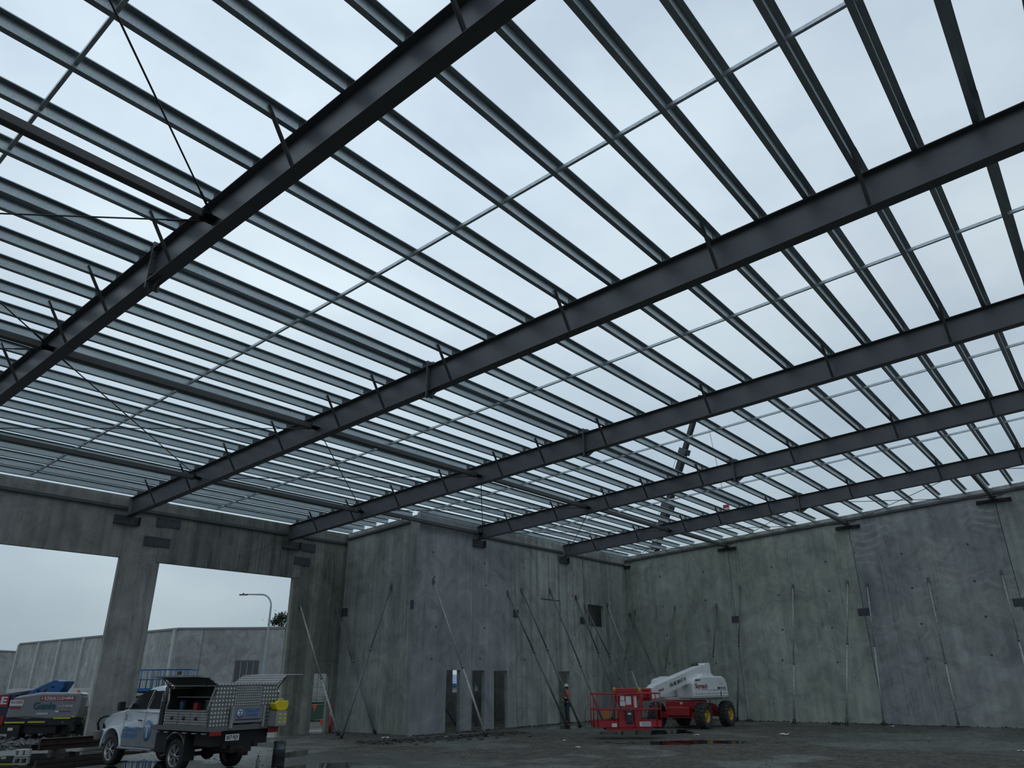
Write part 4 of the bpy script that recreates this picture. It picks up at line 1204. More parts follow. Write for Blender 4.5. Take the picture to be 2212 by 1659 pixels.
        for v in e.v: v.y = v.y*0.92-0.16; v.z = v.z*1.25+0.90; v.x = v.x-0.879
        e.build('logo_field', plain('logo_pale_blue', (0.12, 0.22, 0.34), 0.4), body)
        e = MB(); e.box((-0.886, -0.27, 0.98), (-0.882, -0.05, 1.03)); e.box((-0.886, -0.185, 0.74), (-0.882, -0.135, 1.0)); e.build('logo_letter', M_signwhite, body)
        e = MB()
        for k in range(3): e.box((-0.874, 0.92, 1.13+k*0.045), (-0.871, 1.02-0.02*k, 1.15+k*0.045))
        e.build('small_print', M_ink, body)
        textmesh('lettering', 'D4D', 0.035, M_ink, body, (-0.874, 0.97, 1.24), r_, u_)
    # front: lights, grille, bull bar
    fr = MB(); fr.box((-0.45, 2.42, 0.72), (0.45, 2.475, 1.0)); fr.build('grille', M_blackpl, o, bevel=0.01)
    for s in (-1, 1):
        MB().box((min(s*0.50, s*0.74), 2.28, 0.88), (max(s*0.50, s*0.74), 2.40, 1.05)).build('headlight', M_glass, o, bevel=0.02)
    bb = MB(); bb.box((-0.90, 2.30, 0.60), (0.90, 2.50, 0.84)); bb.build('bumper_bar', plain('bar_grey', (0.10, 0.11, 0.12), 0.5), o, bevel=0.03)
    for s in (-1, 1):
        hb = MB(); hb.path([(s*0.80, 2.44, 0.82), (s*0.84, 2.50, 1.02), (s*0.80, 2.46, 1.15), (s*0.74, 2.34, 1.20), (s*0.70, 2.20, 1.19)], 0.032, 8); hb.build('bull_bar_hoop', M_blackpl, o)
    hb = MB(); hb.path([(-0.40, 2.46, 0.82), (-0.38, 2.52, 1.10), (0.38, 2.52, 1.10), (0.40, 2.46, 0.82)], 0.032, 8); hb.build('bull_bar_hoop', M_blackpl, o)
    # chassis and underbody
    ch = MB()
    ch.box((-0.50, -2.95, 0.56), (-0.38, 2.2, 0.70)); ch.box((0.38, -2.95, 0.56), (0.50, 2.2, 0.70)); ch.box((-0.62, -0.6, 0.40), (0.62, 2.1, 0.58))
    ch.build('chassis', M_dark, o)
    ax = MB(); ax.tube((-0.72, YR, WR), (0.72, YR, WR), 0.05, 10); ax.lathe([(0.02, -0.16), (0.12, -0.12), (0.16, 0), (0.12, 0.12), (0.02, 0.16)], (0.05, YR, WR), 'Y', 14)
    ax.tube((-0.72, YF, WR), (0.72, YF, WR), 0.04, 10); ax.build('axles', M_dark, o)
    for s in (-1, 1):
        wl = MB(); wl.box((min(s*0.50, s*0.92), -1.20, 0.42), (max(s*0.50, s*0.92), -0.70, 0.95)); wl.build('under_tray_box', M_dark, o, bevel=0.02)
        mf = MB(); mf.box((min(s*0.62, s*0.93), YR-0.47, 0.28), (max(s*0.62, s*0.93), YR-0.44, 0.98)); mf.build('mud_flap', M_black, o)
        mg = MB()
        pts = [(YR+0.50*math.cos(math.radians(a)), 0.42+0.50*math.sin(math.radians(a))) for a in range(20, 161, 14)]
        pin = [(YR+0.47*math.cos(math.radians(a)), 0.42+0.47*math.sin(math.radians(a))) for a in range(160, 19, -14)]
        mg.prism(pts+pin, 'X', min(s*0.62, s*0.92), max(s*0.62, s*0.92)); mg.build('mudguard', M_silver if s < 0 else M_dark, o)
    uv = MB(); uv.box((-0.80, -2.90, 0.62), (0.80, -2.2, 0.98)); uv.box((-0.30, -2.98, 0.46), (0.30, -2.55, 0.62)); uv.lathe([(0.38, -0.11), (0.38, 0.11)], (0.0, -2.35, 0.58), 'Z', 20)
    uv.build('rear_underbody', M_dark, o)
    tw = MB(); tw.bar((-0.10, -2.95, 0.52), (-0.10, -3.18, 0.50), 0.06, 0.06); tw.tube((-0.10, -3.15, 0.53), (-0.10, -3.15, 0.60), 0.02, 8); tw.build('tow_bar', M_rust, o)
    for s in (-1, 1):
        wheel_alloy(o, (s*0.76, YF, WR), s, WR)
        wheel_alloy(o, (s*0.76, YR, WR), s, WR)
    # --- tray
    tr = MB(); tr.box((-1.03, -3.02, 0.98), (1.03, -0.66, 1.05)); tr.box((-1.045, -3.05, 0.96), (-0.985, -0.64, 1.06)); tr.box((0.985, -3.05, 0.96), (1.045, -0.64, 1.06)); tr.box((-1.045, -3.06, 0.96), (1.045, -3.00, 1.06))
    tr.build('tray', plain('tray_grey', (0.11, 0.12, 0.12), 0.5), o)
    for s in (-1, 1):
        for k in range(6):
            y = -0.9-k*0.40
            MB().box((min(s*1.0, s*1.05), y-0.08, 0.90), (max(s*1.0, s*1.05), y+0.08, 0.925)).build('tie_down_rail', M_alum, o)
    # --- canopy shell: front part open, rear part closed
    Z0, ZB, ZR = 1.06, 1.50, 2.00
    XO, XI = 1.02, 0.87
    def shell_y(y, thick, mat, name, notch=None):
        mm = MB(); mm.prism([(-XO, Z0), (XO, Z0), (XO, ZB), (XI, ZR), (-XI, ZR), (-XO, ZB)], 'Y', y, y+thick); return mm.build(name, mat, o)
    shell_y(-1.12, 0.03, M_tread, 'canopy_front_wall')
    # rear wall: two large tread panels with a fine panel between
    for xa, xb, mt, nm_ in ((-XO, -0.33, M_tread, 'canopy_rear_panel'), (-0.33, 0.42, M_tread2, 'canopy_rear_panel'), (0.42, XO, M_tread, 'canopy_rear_panel')):
        mm = MB()
        if xa == -XO: poly = [(xa, Z0), (xb, Z0), (xb, ZR), (-XI, ZR), (-XO, ZB)]
        elif xb == XO: poly = [(xa, Z0), (xb, Z0), (XO, ZB), (XI, ZR), (xa, ZR)]
        else: poly = [(xa, Z0+0.36), (xb, Z0+0.36), (xb, ZR), (xa, ZR)]
        mm.prism(poly, 'Y', -3.0, -2.97); mm.build(nm_, mt, o)
    tp = MB(); tp.box((-XI, -3.02, ZR-0.012), (XI, -1.10, ZR+0.012)); tp.build('canopy_roof', M_tread, o)
    fl2 = MB(); fl2.box((-XO, -3.0, Z0-0.01), (XO, -1.10, Z0+0.015)); fl2.build('canopy_floor', M_alum, o)
    for s in (-1, 1):
        # drawer band under each opening
        db = MB(); db.box((min(s*(XO-0.02), s*XO), -2.96, Z0), (max(s*(XO-0.02), s*XO), -1.12, Z0+0.34)); dband = db.build('drawer_band', M_tread2, o)
        for k in range(3):
            y = -1.45-k*0.52
            lk = MB(); lk.lathe([(0.045, 0), (0.045, 0.02*1), (0.02, 0.03)], (s*XO if s > 0 else s*XO-0.03, y, Z0+0.18), 'X', 14); lk.build('drawer_lock', M_ink, dband)
            if k < 2: MB().box((min(s*(XO-0.001), s*(XO+0.004)), y-0.265, Z0+0.02), (max(s*(XO-0.001), s*(XO+0.004)), y-0.255, Z0+0.30)).build('drawer_gap', M_dark, dband)
        # closed corner panel behind the opening
        cp = MB()
        vs = [Vector((s*XO, -3.0, Z0)), Vector((s*XO, -2.93, Z0)), Vector((s*XO, -2.93, ZB)), Vector((s*XI, -2.93, ZR)), Vector((s*XI, -3.0, ZR)), Vector((s*XO, -3.0, ZB))]
        vs += [v-Vector((s*0.02, 0, 0)) for v in vs]
        cp.add(vs, [(0, 1, 2, 5), (5, 2, 3, 4), (11, 8, 7, 6), (10, 9, 8, 11), (0, 6, 7, 1), (1, 7, 8, 2), (2, 8, 9, 3), (3, 9, 10, 4), (4, 10, 11, 5), (5, 11, 6, 0)])
        cp.build('canopy_corner_panel', M_tread, o)
        # frame of the opening
        f_ = MB(); e1 = -1.12; e2 = -2.95
        for y in (e1-0.02, e2+0.02):
            f_.bar((s*XO, y, Z0+0.34), (s*XO, y, ZB), 0.04, 0.04); f_.bar((s*XO, y, ZB), (s*XI, y, ZR), 0.04, 0.04)
        f_.bar((s*XO, e1, Z0+0.35), (s*XO, e2, Z0+0.35), 0.04, 0.03); f_.bar((s*XI, e1, ZR-0.02), (s*XI, e2, ZR-0.02), 0.04, 0.04)
        f_.build('opening_frame', M_alum, o)
        # lifted bent door
        dl = MB()
        h0 = Vector((s*XI, 0, ZR+0.01)); b1 = h0+Vector((s*0.28, 0, 0.17)) if s < 0 else h0+Vector((s*0.30, 0, 0.22)); e_ = b1+(Vector((s*0.32, 0, 0.03)) if s < 0 else Vector((s*0.52, 0, 0.02)))
        pl_ = [h0, b1, e_]
        t3 = Vector((0, 0, -0.03))
        sec = [(p.x, p.z) for p in pl_]+[(p.x, p.z-0.03) for p in pl_[::-1]]
        dl.prism(sec, 'Y', -3.0, -1.08)
        door = dl.build('lift_up_door', [M_tread2], o)
        un = MB(); un.prism([(p.x*0.995, p.z-0.032) for p in pl_]+[(p.x*0.995, p.z-0.036) for p in pl_[::-1]], 'Y', -2.97, -1.11)
        un.build('door_lining', plain('door_lining', (0.05, 0.052, 0.05), 0.6), door)
        for y in (-1.22, -2.85):
            gs = MB(); gs.tube((s*(XI+0.06), y, ZR-0.20), (b1.x+s*0.12, y, b1.z-0.03), 0.012, 6); gs.build('gas_strut', M_ink, door)
    MB().box((-0.98, -1.16, Z0+0.02), (0.98, -1.125, ZR-0.1)).build('canopy_shade_panel', M_dark, o)  # added dark sheet, stands in for the shade inside the canopy
    # inside: dark divider, shelf and tools
    MB().box((-0.30, -2.95, Z0+0.02), (-0.26, -1.12, ZR-0.02)).build('canopy_divider', M_dark, o)
    MB().box((0.26, -2.95, Z0+0.02), (0.30, -1.12, ZR-0.02)).build('canopy_divider', M_dark, o)
    MB().box((-0.84, -2.85, 1.705), (-0.31, -1.25, 1.72)).build('canopy_shelf', M_alum, o)
    MB().box((-1.0, -2.95, Z0+0.335), (-0.30, -1.13, Z0+0.355)).build('canopy_shelf', M_alum, o)
    # rear: sign board, lights, plate, ladder hooks
    sb = MB(); sb.box((-0.40, -3.10, Z0+0.06), (0.44, -3.06, Z0+0.42)); sign = sb.build('sign_board', plain('sign_sheet', (0.17, 0.18, 0.21), 0.35), o)
    for x in (-0.44, 0.48): MB().box((x-0.03, -3.12, Z0-0.06), (x+0.03, -3.04, Z0+0.44)).build('sign_post', M_alum, o, bevel=0.008)
    rr_, uu_ = (1, 0, 0), (0, 0, 1)
    bd = MB(); bd.lathe([(0.105, -0.002), (0.105, 0.002)], (-0.23, -3.103, Z0+0.28), 'Y', 24); bd.build('logo_badge', M_inkblue, sign)
    bd = MB(); bd.lathe([(0.085, -0.002), (0.085, 0.002)], (-0.23, -3.107, Z0+0.28), 'Y', 24); bd.build('logo_field', M_signwhite, sign)
    bd = MB(); bd.box((-0.28, -3.112, Z0+0.315), (-0.18, -3.110, Z0+0.34)); bd.box((-0.243, -3.112, Z0+0.22), (-0.217, -3.110, Z0+0.33)); bd.build('logo_letter', M_inkblue, sign)
    textmesh('lettering', 'TENACITY', 0.12, M_inkblue, sign, (0.13, -3.102, Z0+0.325), rr_, uu_, 0.004, shear=0.15, width=0.46)
    textmesh('lettering', 'CRANES', 0.09, M_inkblue, sign, (0.11, -3.102, Z0+0.225), rr_, uu_, 0.003, shear=0.15, width=0.34)
    MB().box((-0.34, -3.104, Z0+0.12), (0.38, -3.101, Z0+0.145)).build('small_print', M_ink, sign)
    for s in (-1, 1):
        MB().box((min(s*0.68, s*0.98), -3.10, 0.86), (max(s*0.68, s*0.98), -3.05, 0.96)).build('tail_light', M_taillight, o, bevel=0.01)
    np_ = MB(); np_.box((-0.56, -3.11, 0.74), (-0.18, -3.10, 0.88)); npl = np_.build('number_plate', M_signwhite, o)
    textmesh('plate_lettering', '857·RJV', 0.12, M_ink, npl, (-0.37, -3.112, 0.81), rr_, uu_, 0.002, width=0.33)
    # rack on the right rear corner for the yellow can
    rk = MB(); rk.box((0.66, -3.34, Z0-0.06), (1.04, -3.32, Z0+0.30)); rk.box((0.66, -3.34, Z0-0.06), (0.68, -3.05, Z0+0.30)); rk.box((1.02, -3.34, Z0-0.06), (1.04, -3.05, Z0+0.30)); rk.box((0.66, -3.34, Z0-0.06), (1.04, -3.05, Z0-0.04))
    rack = rk.build('can_rack', M_alum, o)
    for r_ in range(3):
        for c_ in range(2): MB().box((0.76+c_*0.15, -3.345, Z0+0.02+r_*0.09), (0.85+c_*0.15, -3.341, Z0+0.06+r_*0.09)).build('rack_slot', M_jerry, rack)
    # sports-bar post and snorkel tube behind the cab
    for s in (-1, 1):
        pb = MB(); pb.path([(s*0.80, -0.66, 1.10), (s*0.80, -0.64, 1.45), (s*0.76, -0.60, 1.72), (s*0.70, -0.50, 1.92), (s*0.60, -0.40, 2.00)], 0.05, 8); pb.build('headboard_post', M_blackpl, o)
    tk = MB(); tk.box((-0.94, -0.90, 1.05), (-0.40, -0.72, 1.62)); tk.build('side_tank', M_blackpl, o, bevel=0.01)
    ant = None
    # chain hoist tied behind the cab and kit inside, each its own thing
    mw_ = Matrix.Translation(o.location) @ Matrix.Rotation(o.rotation_euler.z, 4, 'Z')
    def wp(x, y, z): return tuple(mw_ @ Vector((x, y, z)))
    def tothing(name, c, label, cat, builders, rz=0.0):
        t_ = thing(name, wp(*c), label, cat, None, o.rotation_euler.z+rz)
        for nm_, mb_, mt in builders: mb_.build(nm_, mt, t_, bevel=0.006)
        if name in ('bucket', 'toolbox'): t_.scale = (0.62, 0.62, 0.62)
        return t_
    a = MB(); a.cbox((0, 0, 0.58), (0.20, 0.12, 0.20)); a.cbox((-0.02, 0, 0.30), (0.13, 0.10, 0.24)); a.cbox((0.03, -0.01, 0.08), (0.10, 0.08, 0.16))
    b = MB(); b.path([(0, 0, 0.68), (0.02, 0, 0.76), (0.05, 0, 0.72)], 0.014, 6)
    tothing('chain_hoist', (-0.78, -0.98, 1.30), 'dark red chain hoist strapped between cab and canopy of the truck', 'chain hoist', [('hoist_body', a, M_chain), ('hook', b, M_rust)])
    a = MB(); a.lathe([(0.11, 0), (0.13, 0.26), (0.13, 0.28), (0.11, 0.28), (0.10, 0.03)], (0, 0, 0), 'Z', 18)
    b = MB(); b.path([(-0.12, 0, 0.27), (-0.06, -0.05, 0.33), (0.06, -0.05, 0.33), (0.12, 0, 0.27)], 0.006, 6)
    tothing('bucket', (-0.76, -1.42, Z0+0.36), 'blue bucket standing at the front of the open truck canopy', 'bucket', [('pail', a, M_navy if False else plain('pail_blue', (0.015, 0.06, 0.13), 0.5)), ('handle', b, M_signwhite)])
    a = MB(); a.cbox((0, 0, 0.13), (0.16, 0.26, 0.26)); b = MB(); b.cbox((0, 0, 0.28), (0.05, 0.12, 0.03))
    tothing('toolbox', (-0.76, -2.05, Z0+0.36), 'red tool case in the middle of the open truck canopy', 'toolbox', [('case', a, M_signred), ('handle', b, M_ink)])
    a = MB(); a.cbox((0, 0, 0.17), (0.18, 0.34, 0.34)); b = MB(); b.cbox((0, 0, 0.345), (0.19, 0.35, 0.012))
    tothing('toolbox', (-0.74, -2.55, Z0+0.36), 'grey lidded box at the rear of the open truck canopy', 'toolbox', [('case', a, M_ink), ('lid', b, M_lgrey)])
    # yellow jerry can
    a = MB(); a.prism([(-0.16, 0.05), (-0.10, 0.0), (0.12, 0.0), (0.20, 0.06), (0.22, 0.20), (0.18, 0.24), (-0.12, 0.24), (-0.23, 0.18)], 'Y', -0.11, 0.11)
    b = MB(); b.path([(-0.04, 0, 0.235), (-0.02, 0, 0.275), (0.10, 0, 0.27), (0.13, 0, 0.23)], 0.015, 8); c = MB(); c.lathe([(0.03, 0), (0.03, 0.05)], (-0.17, 0, 0.20), 'Z', 12)
    jt = thing('jerry_can', wp(0.86, -3.19, Z0+0.30), 'yellow plastic jerry can in the rack at the back of the truck', 'jerry can', None, o.rotation_euler.z)
    a.build('can_body', M_jerry, jt, bevel=0.02); b.build('handle', M_jerry, jt); c.build('cap', M_ink, jt)
    return o
ute()
# ------------------------------------------------------------------ rough-terrain tyres
def lug_wheel(o, c, axis, out, r, wdt, rimmat, tyremat=None, lugs=18):
    tyremat = tyremat or M_tyre
    c = Vector(c); h = wdt/2
    t_ = MB(); t_.lathe([(r*0.52, -h*0.92), (r*0.80, -h), (r*0.93, -h*0.92), (r*0.95, -h*0.5), (r*0.95, h*0.5), (r*0.93, h*0.92), (r*0.80, h), (r*0.52, h*0.92), (r*0.50, 0)], tuple(c), axis, 32, closed=True)
    A = Vector((1, 0, 0)) if axis == 'X' else Vector((0, 1, 0))
    B_ = Vector((0, 1, 0)) if axis == 'X' else Vector((1, 0, 0))
    for k in range(lugs):
        for s in (-1, 1):
            a0 = 2*PI*(k+0.25*(s+1))/lugs
            pts = []
            for u, da in ((0.05, 0.16), (0.55, 0.02), (1.02, -0.02)):
                a = a0+da
                rr = r*(0.985 if u < 1 else 0.90)
                pts.append(c+A*(s*h*u)+(B_*math.cos(a)+Vector((0, 0, 1))*math.sin(a))*rr)
            nrm = (B_*math.cos(a0)+Vector((0, 0, 1))*math.sin(a0))
            t_.bar(pts[0], pts[1], r*0.075, r*0.09, upv=nrm); t_.bar(pts[1], pts[2], r*0.085, r*0.10, upv=nrm)
    W_ = t_.build('wheel', tyremat, o)
    rm = MB(); s = out
    rm.lathe([(r*0.54, s*h*0.86), (r*0.50, s*h*0.90), (r*0.47, s*h*0.35), (r*0.22, s*h*0.30), (r*0.20, s*h*0.62), (r*0.02, s*h*0.64)], tuple(c), axis, 26, cap=False)
    rim = rm.build('rim', rimmat, W_)
    b = MB()
    for k in range(8):
        a = 2*PI*k/8; p = c+A*(s*h*0.34)+(B_*math.cos(a)+Vector((0, 0, 1))*math.sin(a))*r*0.33
        b.tube(p, p+A*s*0.03, 0.018, 6)
    b.build('wheel_nuts', M_rust, rim)
    return W_

# ------------------------------------------------------------------ red and white boom lift
def red_lift():
    o = thing('boom_lift', (33.1, 16.4, 0), 'red and white telescopic boom lift with yellow wheel rims', 'boom lift')
    r = 0.53
    wheels = [((32.0, 15.42), -1), ((34.35, 15.38), -1), ((31.75, 17.55), 1), ((34.15, 17.5), 1)]
    for (x, y), out in wheels:
        lug_wheel(o, (x-33.1, y-16.4, r), 'Y', out, r, 0.42, M_yellow)
    # chassis
    ch = MB()
    ch.prism([(-1.55, 0.52), (-1.55, 0.86), (-0.95, 0.98), (1.0, 0.98), (1.5, 0.86), (1.5, 0.52), (0.9, 0.42), (-0.9, 0.42)], 'Y', -0.52, 0.58)
    ch.build('chassis', M_red, o, bevel=0.03)
    MB().box((-1.36, -0.90, 0.42), (-1.04, 1.05, 0.66)).build('axle_beam', M_red, o, bevel=0.02)
    MB().box((1.02, -0.90, 0.42), (1.32, 1.02, 0.66)).build('axle_beam', M_red, o, bevel=0.02)
    tb = MB(); tb.box((-1.25, -0.75, 0.78), (-0.10, 0.75, 1.12)); tb.lathe([(0.55, 1.0), (0.55, 1.16)], (0, 0, 0), 'Z', 28); tb.build('chassis_deck', M_red, o, bevel=0.04)
    st = MB(); st.box((-1.256, -0.10, 0.98), (-1.251, 0.02, 1.07)); st.box((-0.8, -0.757, 0.92), (-0.70, -0.751, 1.03)); st.build('decal', M_signwhite, o)
    # turntable
    TTI0 = len(o.children)
    tt = MB(); tt.box((-0.95, -0.95, 1.14), (1.55, 0.95, 1.24)); tt.box((-0.30, -0.28, 1.2), (1.3, 0.28, 1.75)); tt.build('turntable', plain('turntable_cream', (0.45, 0.42, 0.38), 0.5, 0, 0.1, 4), o, bevel=0.02)
    def cover(y0, y1, nm):
        s = 1 if y0 > 0 else -1
        prof = [(-1.02, 1.22), (-1.02, 1.85), (-0.90, 2.02), (-0.30, 2.14), (1.30, 2.13), (1.52, 2.02), (1.62, 1.80), (1.70, 1.22)]
        m_ = MB(); m_.prism(prof, 'Y', y0, y1)
        cv = m_.build(nm, M_liftwhite, o, bevel=0.07)
        yb = y0 if s < 0 else y1
        g_ = MB()
        for z, x0_ in ((1.32, -1.0), (1.42, -0.98), (1.56, 0.1)):
            g_.bar((x0_, yb+s*0.004, z), (1.62, yb+s*0.004, z), 0.02, 0.028)
        g_.build('cover_rib', M_lgrey, cv)
        return cv, yb
    cR, yb = cover(-1.22, -0.36, 'engine_cover')
    cL, yl = cover(0.36, 1.18, 'engine_cover')
    r_, u_ = (1, 0, 0), (0, 0, 1)
    textmesh('lettering', 'Skyreach', 0.27, M_signred, cR, (-0.40, yb-0.006, 1.72), r_, u_, 0.006, width=0.92)
    MB().box((-0.42, yb-0.008, 1.575), (0.03, yb-0.004, 1.595)).build('underline', M_signred, cR)
    textmesh('lettering', 'SJ46T', 0.10, M_ink, cR, (-0.62, yb-0.006, 1.97), r_, u_, 0.004, width=0.40)
    textmesh('lettering', '1800 45 71 45', 0.15, M_ink, cR, (1.12, yb-0.006, 1.62), r_, u_, 0.004, width=0.62)
    textmesh('lettering', 'Cat', 0.16, M_lgrey, cR, (1.15, yb-0.006, 1.82), r_, u_, 0.0)
    h_ = MB(); h_.box((1.02, yb-0.02, 1.28), (1.06, yb-0.002, 1.50)); h_.build('cover_latch', M_ink, cR)
    tc_ = MB(); tc_.prism([(-0.1, 2.10), (0.0, 2.24), (0.72, 2.24), (0.98, 2.12)], 'Y', -1.05, -0.5); tc_.build('cover_hump', M_liftwhite, cR, bevel=0.03)
    ex = MB(); ex.path([(0.70, -0.80, 2.20), (0.78, -0.80, 2.28), (1.05, -0.80, 2.20)], 0.035, 8); ex.build('exhaust', M_ink, o)
    bc = MB(); bc.lathe([(0.055, 0), (0.055, 0.09), (0.03, 0.13)], (1.05, -0.65, 2.20), 'Z', 14); bc.build('beacon', M_amber, o)
    hs = MB()
    for k in range(4): hs.path([(-0.40-0.05*k, -0.30+0.08*k, 1.25), (-0.45, -0.2+0.08*k, 1.60), (-0.10, -0.15+0.06*k, 1.85)], 0.018, 6)
    hs.build('hydraulic_hoses', M_ink, o)
    RT = Matrix.Translation((-0.21, 0.26, 0)) @ Matrix.Rotation(math.radians(-10), 4, 'Z')
    for ch_ in [x for x in bpy.data.objects if x.parent == o and x.name.split('.')[0] in ('turntable', 'engine_cover', 'exhaust', 'beacon', 'hydraulic_hoses')]:
        ch_.matrix_local = RT @ ch_.matrix_local
    # boom
    piv = RT @ Vector((1.30, -0.12, 2.42)); end = Vector((27.5-33.1, 15.6-16.4, 1.47))
    d = (end-piv).normalized()
    BL = (end-piv).length
    b1 = MB(); b1.bar(piv, piv+d*(BL-0.55), 0.36, 0.50); bm_ = b1.build('boom_outer', M_liftwhite, o, bevel=0.02)
    tl = MB(); tl.prism([(1.60, 2.02), (0.70, 2.22), (1.10, 2.62), (1.25, 2.70), (1.62, 2.72), (1.68, 2.1)], 'Y', -0.38, 0.10); tlo = tl.build('boom_tail', M_liftwhite, bm_, bevel=0.03); tlo.matrix_local = RT
    sp_ = MB(); sp_.lathe([(0.16, -0.10), (0.16, 0.10)], (0.78, -0.15, 2.55), 'Y', 20); sp_.build('cable_drum', M_ink, bm_).matrix_local = RT
    cy = MB(); cy.tube((-0.35, -0.15, 1.40), (-0.9+0.0, -0.22, 1.86), 0.07, 12); cy.build('lift_cylinder', M_ink, o)
    rt_ = -d.cross(Vector((0, 0, 1))).normalized()   # points to the -y flank when negated
    side = d.cross(Vector((0, 0, 1))).normalized()
    if side.y < 0: side = -side
    fl_ = -side                                        # flank facing the camera side (-y)
    # flank seen by the camera is the one facing (-x, ...): left flank of the boom, +y ; lettering on it
    for flank, rr in ((side, -d), (-side, d)):
        vis = flank
        # camera sits toward -x,-y: the flank whose normal has a negative dot with the boom position
        pass
    camdir = Vector((-33.1, -16.4, 0)).normalized()
    flank = side if side.dot(camdir) > (-side).dot(camdir) else -side
    upv = flank.cross(-d) if True else None
    rdir = d if d.cross(Vector((0, 0, 1))).dot(flank) > 0 else -d
    upb = flank.cross(rdir)
    pos = piv+d*(BL*0.55)+flank*0.183
    textmesh('lettering', 'FOR HIRE 1800 45 71 45', 0.20, M_ink, bm_, tuple(pos), tuple(rdir), tuple(upb), 0.006, width=1.95)
    pos = piv+d*(BL*0.84)+flank*0.183
    textmesh('lettering', 'Skyreach', 0.15, M_signred, bm_, tuple(pos), tuple(rdir), tuple(upb), 0.004, width=0.55)
    b2 = MB(); b2.bar(piv+d*(BL-0.6), end-d*0.1, 0.30, 0.42); b2.build('boom_inner', M_liftwhite, bm_, bevel=0.02)
    hd = MB(); hd.bar(end-d*0.12, end+d*0.12, 0.32, 0.44); hd.build('boom_head', M_red, o, bevel=0.02)
    # ---- basket: own frame
    L0 = Vector((24.42-33.1, 16.14-16.4, 0)); R0 = Vector((26.02-33.1, 14.22-16.4, 0))
    ux = (R0-L0).normalized(); uy = Vector((-ux.y, ux.x, 0))
    if uy.dot(Vector((1, 0.5, 0))) < 0: uy = -uy
    Wd = (R0-L0).length; Dp = 0.92
    def Q(a, b, z): return L0+ux*a+uy*b+Vector((0, 0, z))
    zf = 0.40; zt_ = zf+1.14
    bk = MB()
    for a0, b0, a1, b1_ in ((0, 0, Wd, 0), (Wd, 0, Wd, Dp), (Wd, Dp, 0, Dp), (0, Dp, 0, 0)):
        for z in (zt_, zf+0.60): bk.tube(Q(a0, b0, z), Q(a1, b1_, z), 0.022, 8)
    for a0, b0 in ((0, 0), (Wd, 0), (Wd, Dp), (0, Dp), (Wd*0.36, 0), (Wd*0.60, 0), (Wd*0.93, 0), (Wd*0.06, 0), (Wd*0.36, Dp), (Wd*0.7, Dp)):
        bk.tube(Q(a0, b0, zf), Q(a0, b0, zt_), 0.020, 8)
    bsk = bk.build('basket_rails', M_red, o)
    fl3 = MB(); fl3.add([Q(0, 0, zf), Q(Wd, 0, zf), Q(Wd, Dp, zf), Q(0, Dp, zf), Q(0, 0, zf+0.03), Q(Wd, 0, zf+0.03), Q(Wd, Dp, zf+0.03), Q(0, Dp, zf+0.03)], [(0,3,2,1),(4,5,6,7),(0,1,5,4),(1,2,6,5),(2,3,7,6),(3,0,4,7)])
    fl3.bar(Q(Wd*0.18, 0.1, zf-0.06), Q(Wd*0.84, 0.1, zf-0.06), 0.1, 0.10); fl3.bar(Q(Wd*0.18, Dp-0.1, zf-0.06), Q(Wd*0.84, Dp-0.1, zf-0.06), 0.1, 0.10)
    fl3.build('basket_floor', M_red, bsk)
    kb = MB()
    for a0, b0, a1, b1_ in ((0, 0, Wd, 0), (Wd, 0, Wd, Dp), (Wd, Dp, 0, Dp), (0, Dp, 0, 0)):
        kb.bar(Q(a0, b0, zf+0.12), Q(a1, b1_, zf+0.12), 0.012, 0.21)
    kb.build('kick_plate', M_red, bsk)
    cn = MB(); cn.bar(Q(Wd*0.40, 0.10, zf+0.86), Q(Wd*0.66, 0.10, zf+0.86), 0.10, 0.36); cn.bar(Q(Wd*0.36, 0.10, zf+0.30), Q(Wd*0.70, 0.10, zf+0.30), 0.06, 0.56)
    cn.build('control_panel', M_red, bsk, bevel=0.01)
    cb = MB(); cb.bar(Q(Wd*0.34, 0.30, zt_+0.10), Q(Wd*0.68, 0.30, zt_+0.10), 0.26, 0.16); cb.build('control_box', M_red, bsk, bevel=0.02)
    kn = MB(); kn.tube(Q(Wd*0.33, 0.12, zt_+0.06), Q(Wd*0.33, 0.12, zt_+0.22), 0.05, 10); kn.tube(Q(Wd*0.71, 0.12, zt_+0.04), Q(Wd*0.71, 0.12, zt_+0.20), 0.05, 10); kn.build('rotator_pin', M_yellow, bsk)
    for a0, a1, z0, z1, mt in ((0.41, 0.47, 0.90, 1.06, M_signwhite), (0.40, 0.48, 0.72, 0.88, M_signwhite), (0.49, 0.57, 0.76, 1.05, M_signwhite), (0.60, 0.65, 0.66, 1.04, M_signwhite), (0.26, 0.335, 0.02, 0.14, M_signwhite), (0.67, 0.84, 0.03, 0.19, M_signwhite)):
        q_ = MB(); off = 0.045 if z0 > 0.3 else -0.012
        q_.bar(Q(Wd*a0, off, zf+(z0+z1)/2), Q(Wd*a1, off, zf+(z0+z1)/2), 0.004, z1-z0); q_.build('notice_sticker', mt, bsk)
    q_ = MB()
    for k in range(5): q_.bar(Q(Wd*0.70, -0.016, zf+0.05+k*0.028), Q(Wd*0.835, -0.016, zf+0.05+k*0.028), 0.002, 0.006)
    q_.build('sticker_text', M_ink, bsk)
    mb_ = MB(); mb_.bar(Q(Wd*0.47, -0.03, zf+0.36), Q(Wd*0.58, -0.03, zf+0.36), 0.10, 0.46); mbx = mb_.build('manual_box', M_ink, bsk, bevel=0.03)
    q_ = MB(); q_.bar(Q(Wd*0.50, -0.085, zf+0.46), Q(Wd*0.55, -0.085, zf+0.46), 0.003, 0.06); q_.build('manual_label', M_signwhite, mbx)
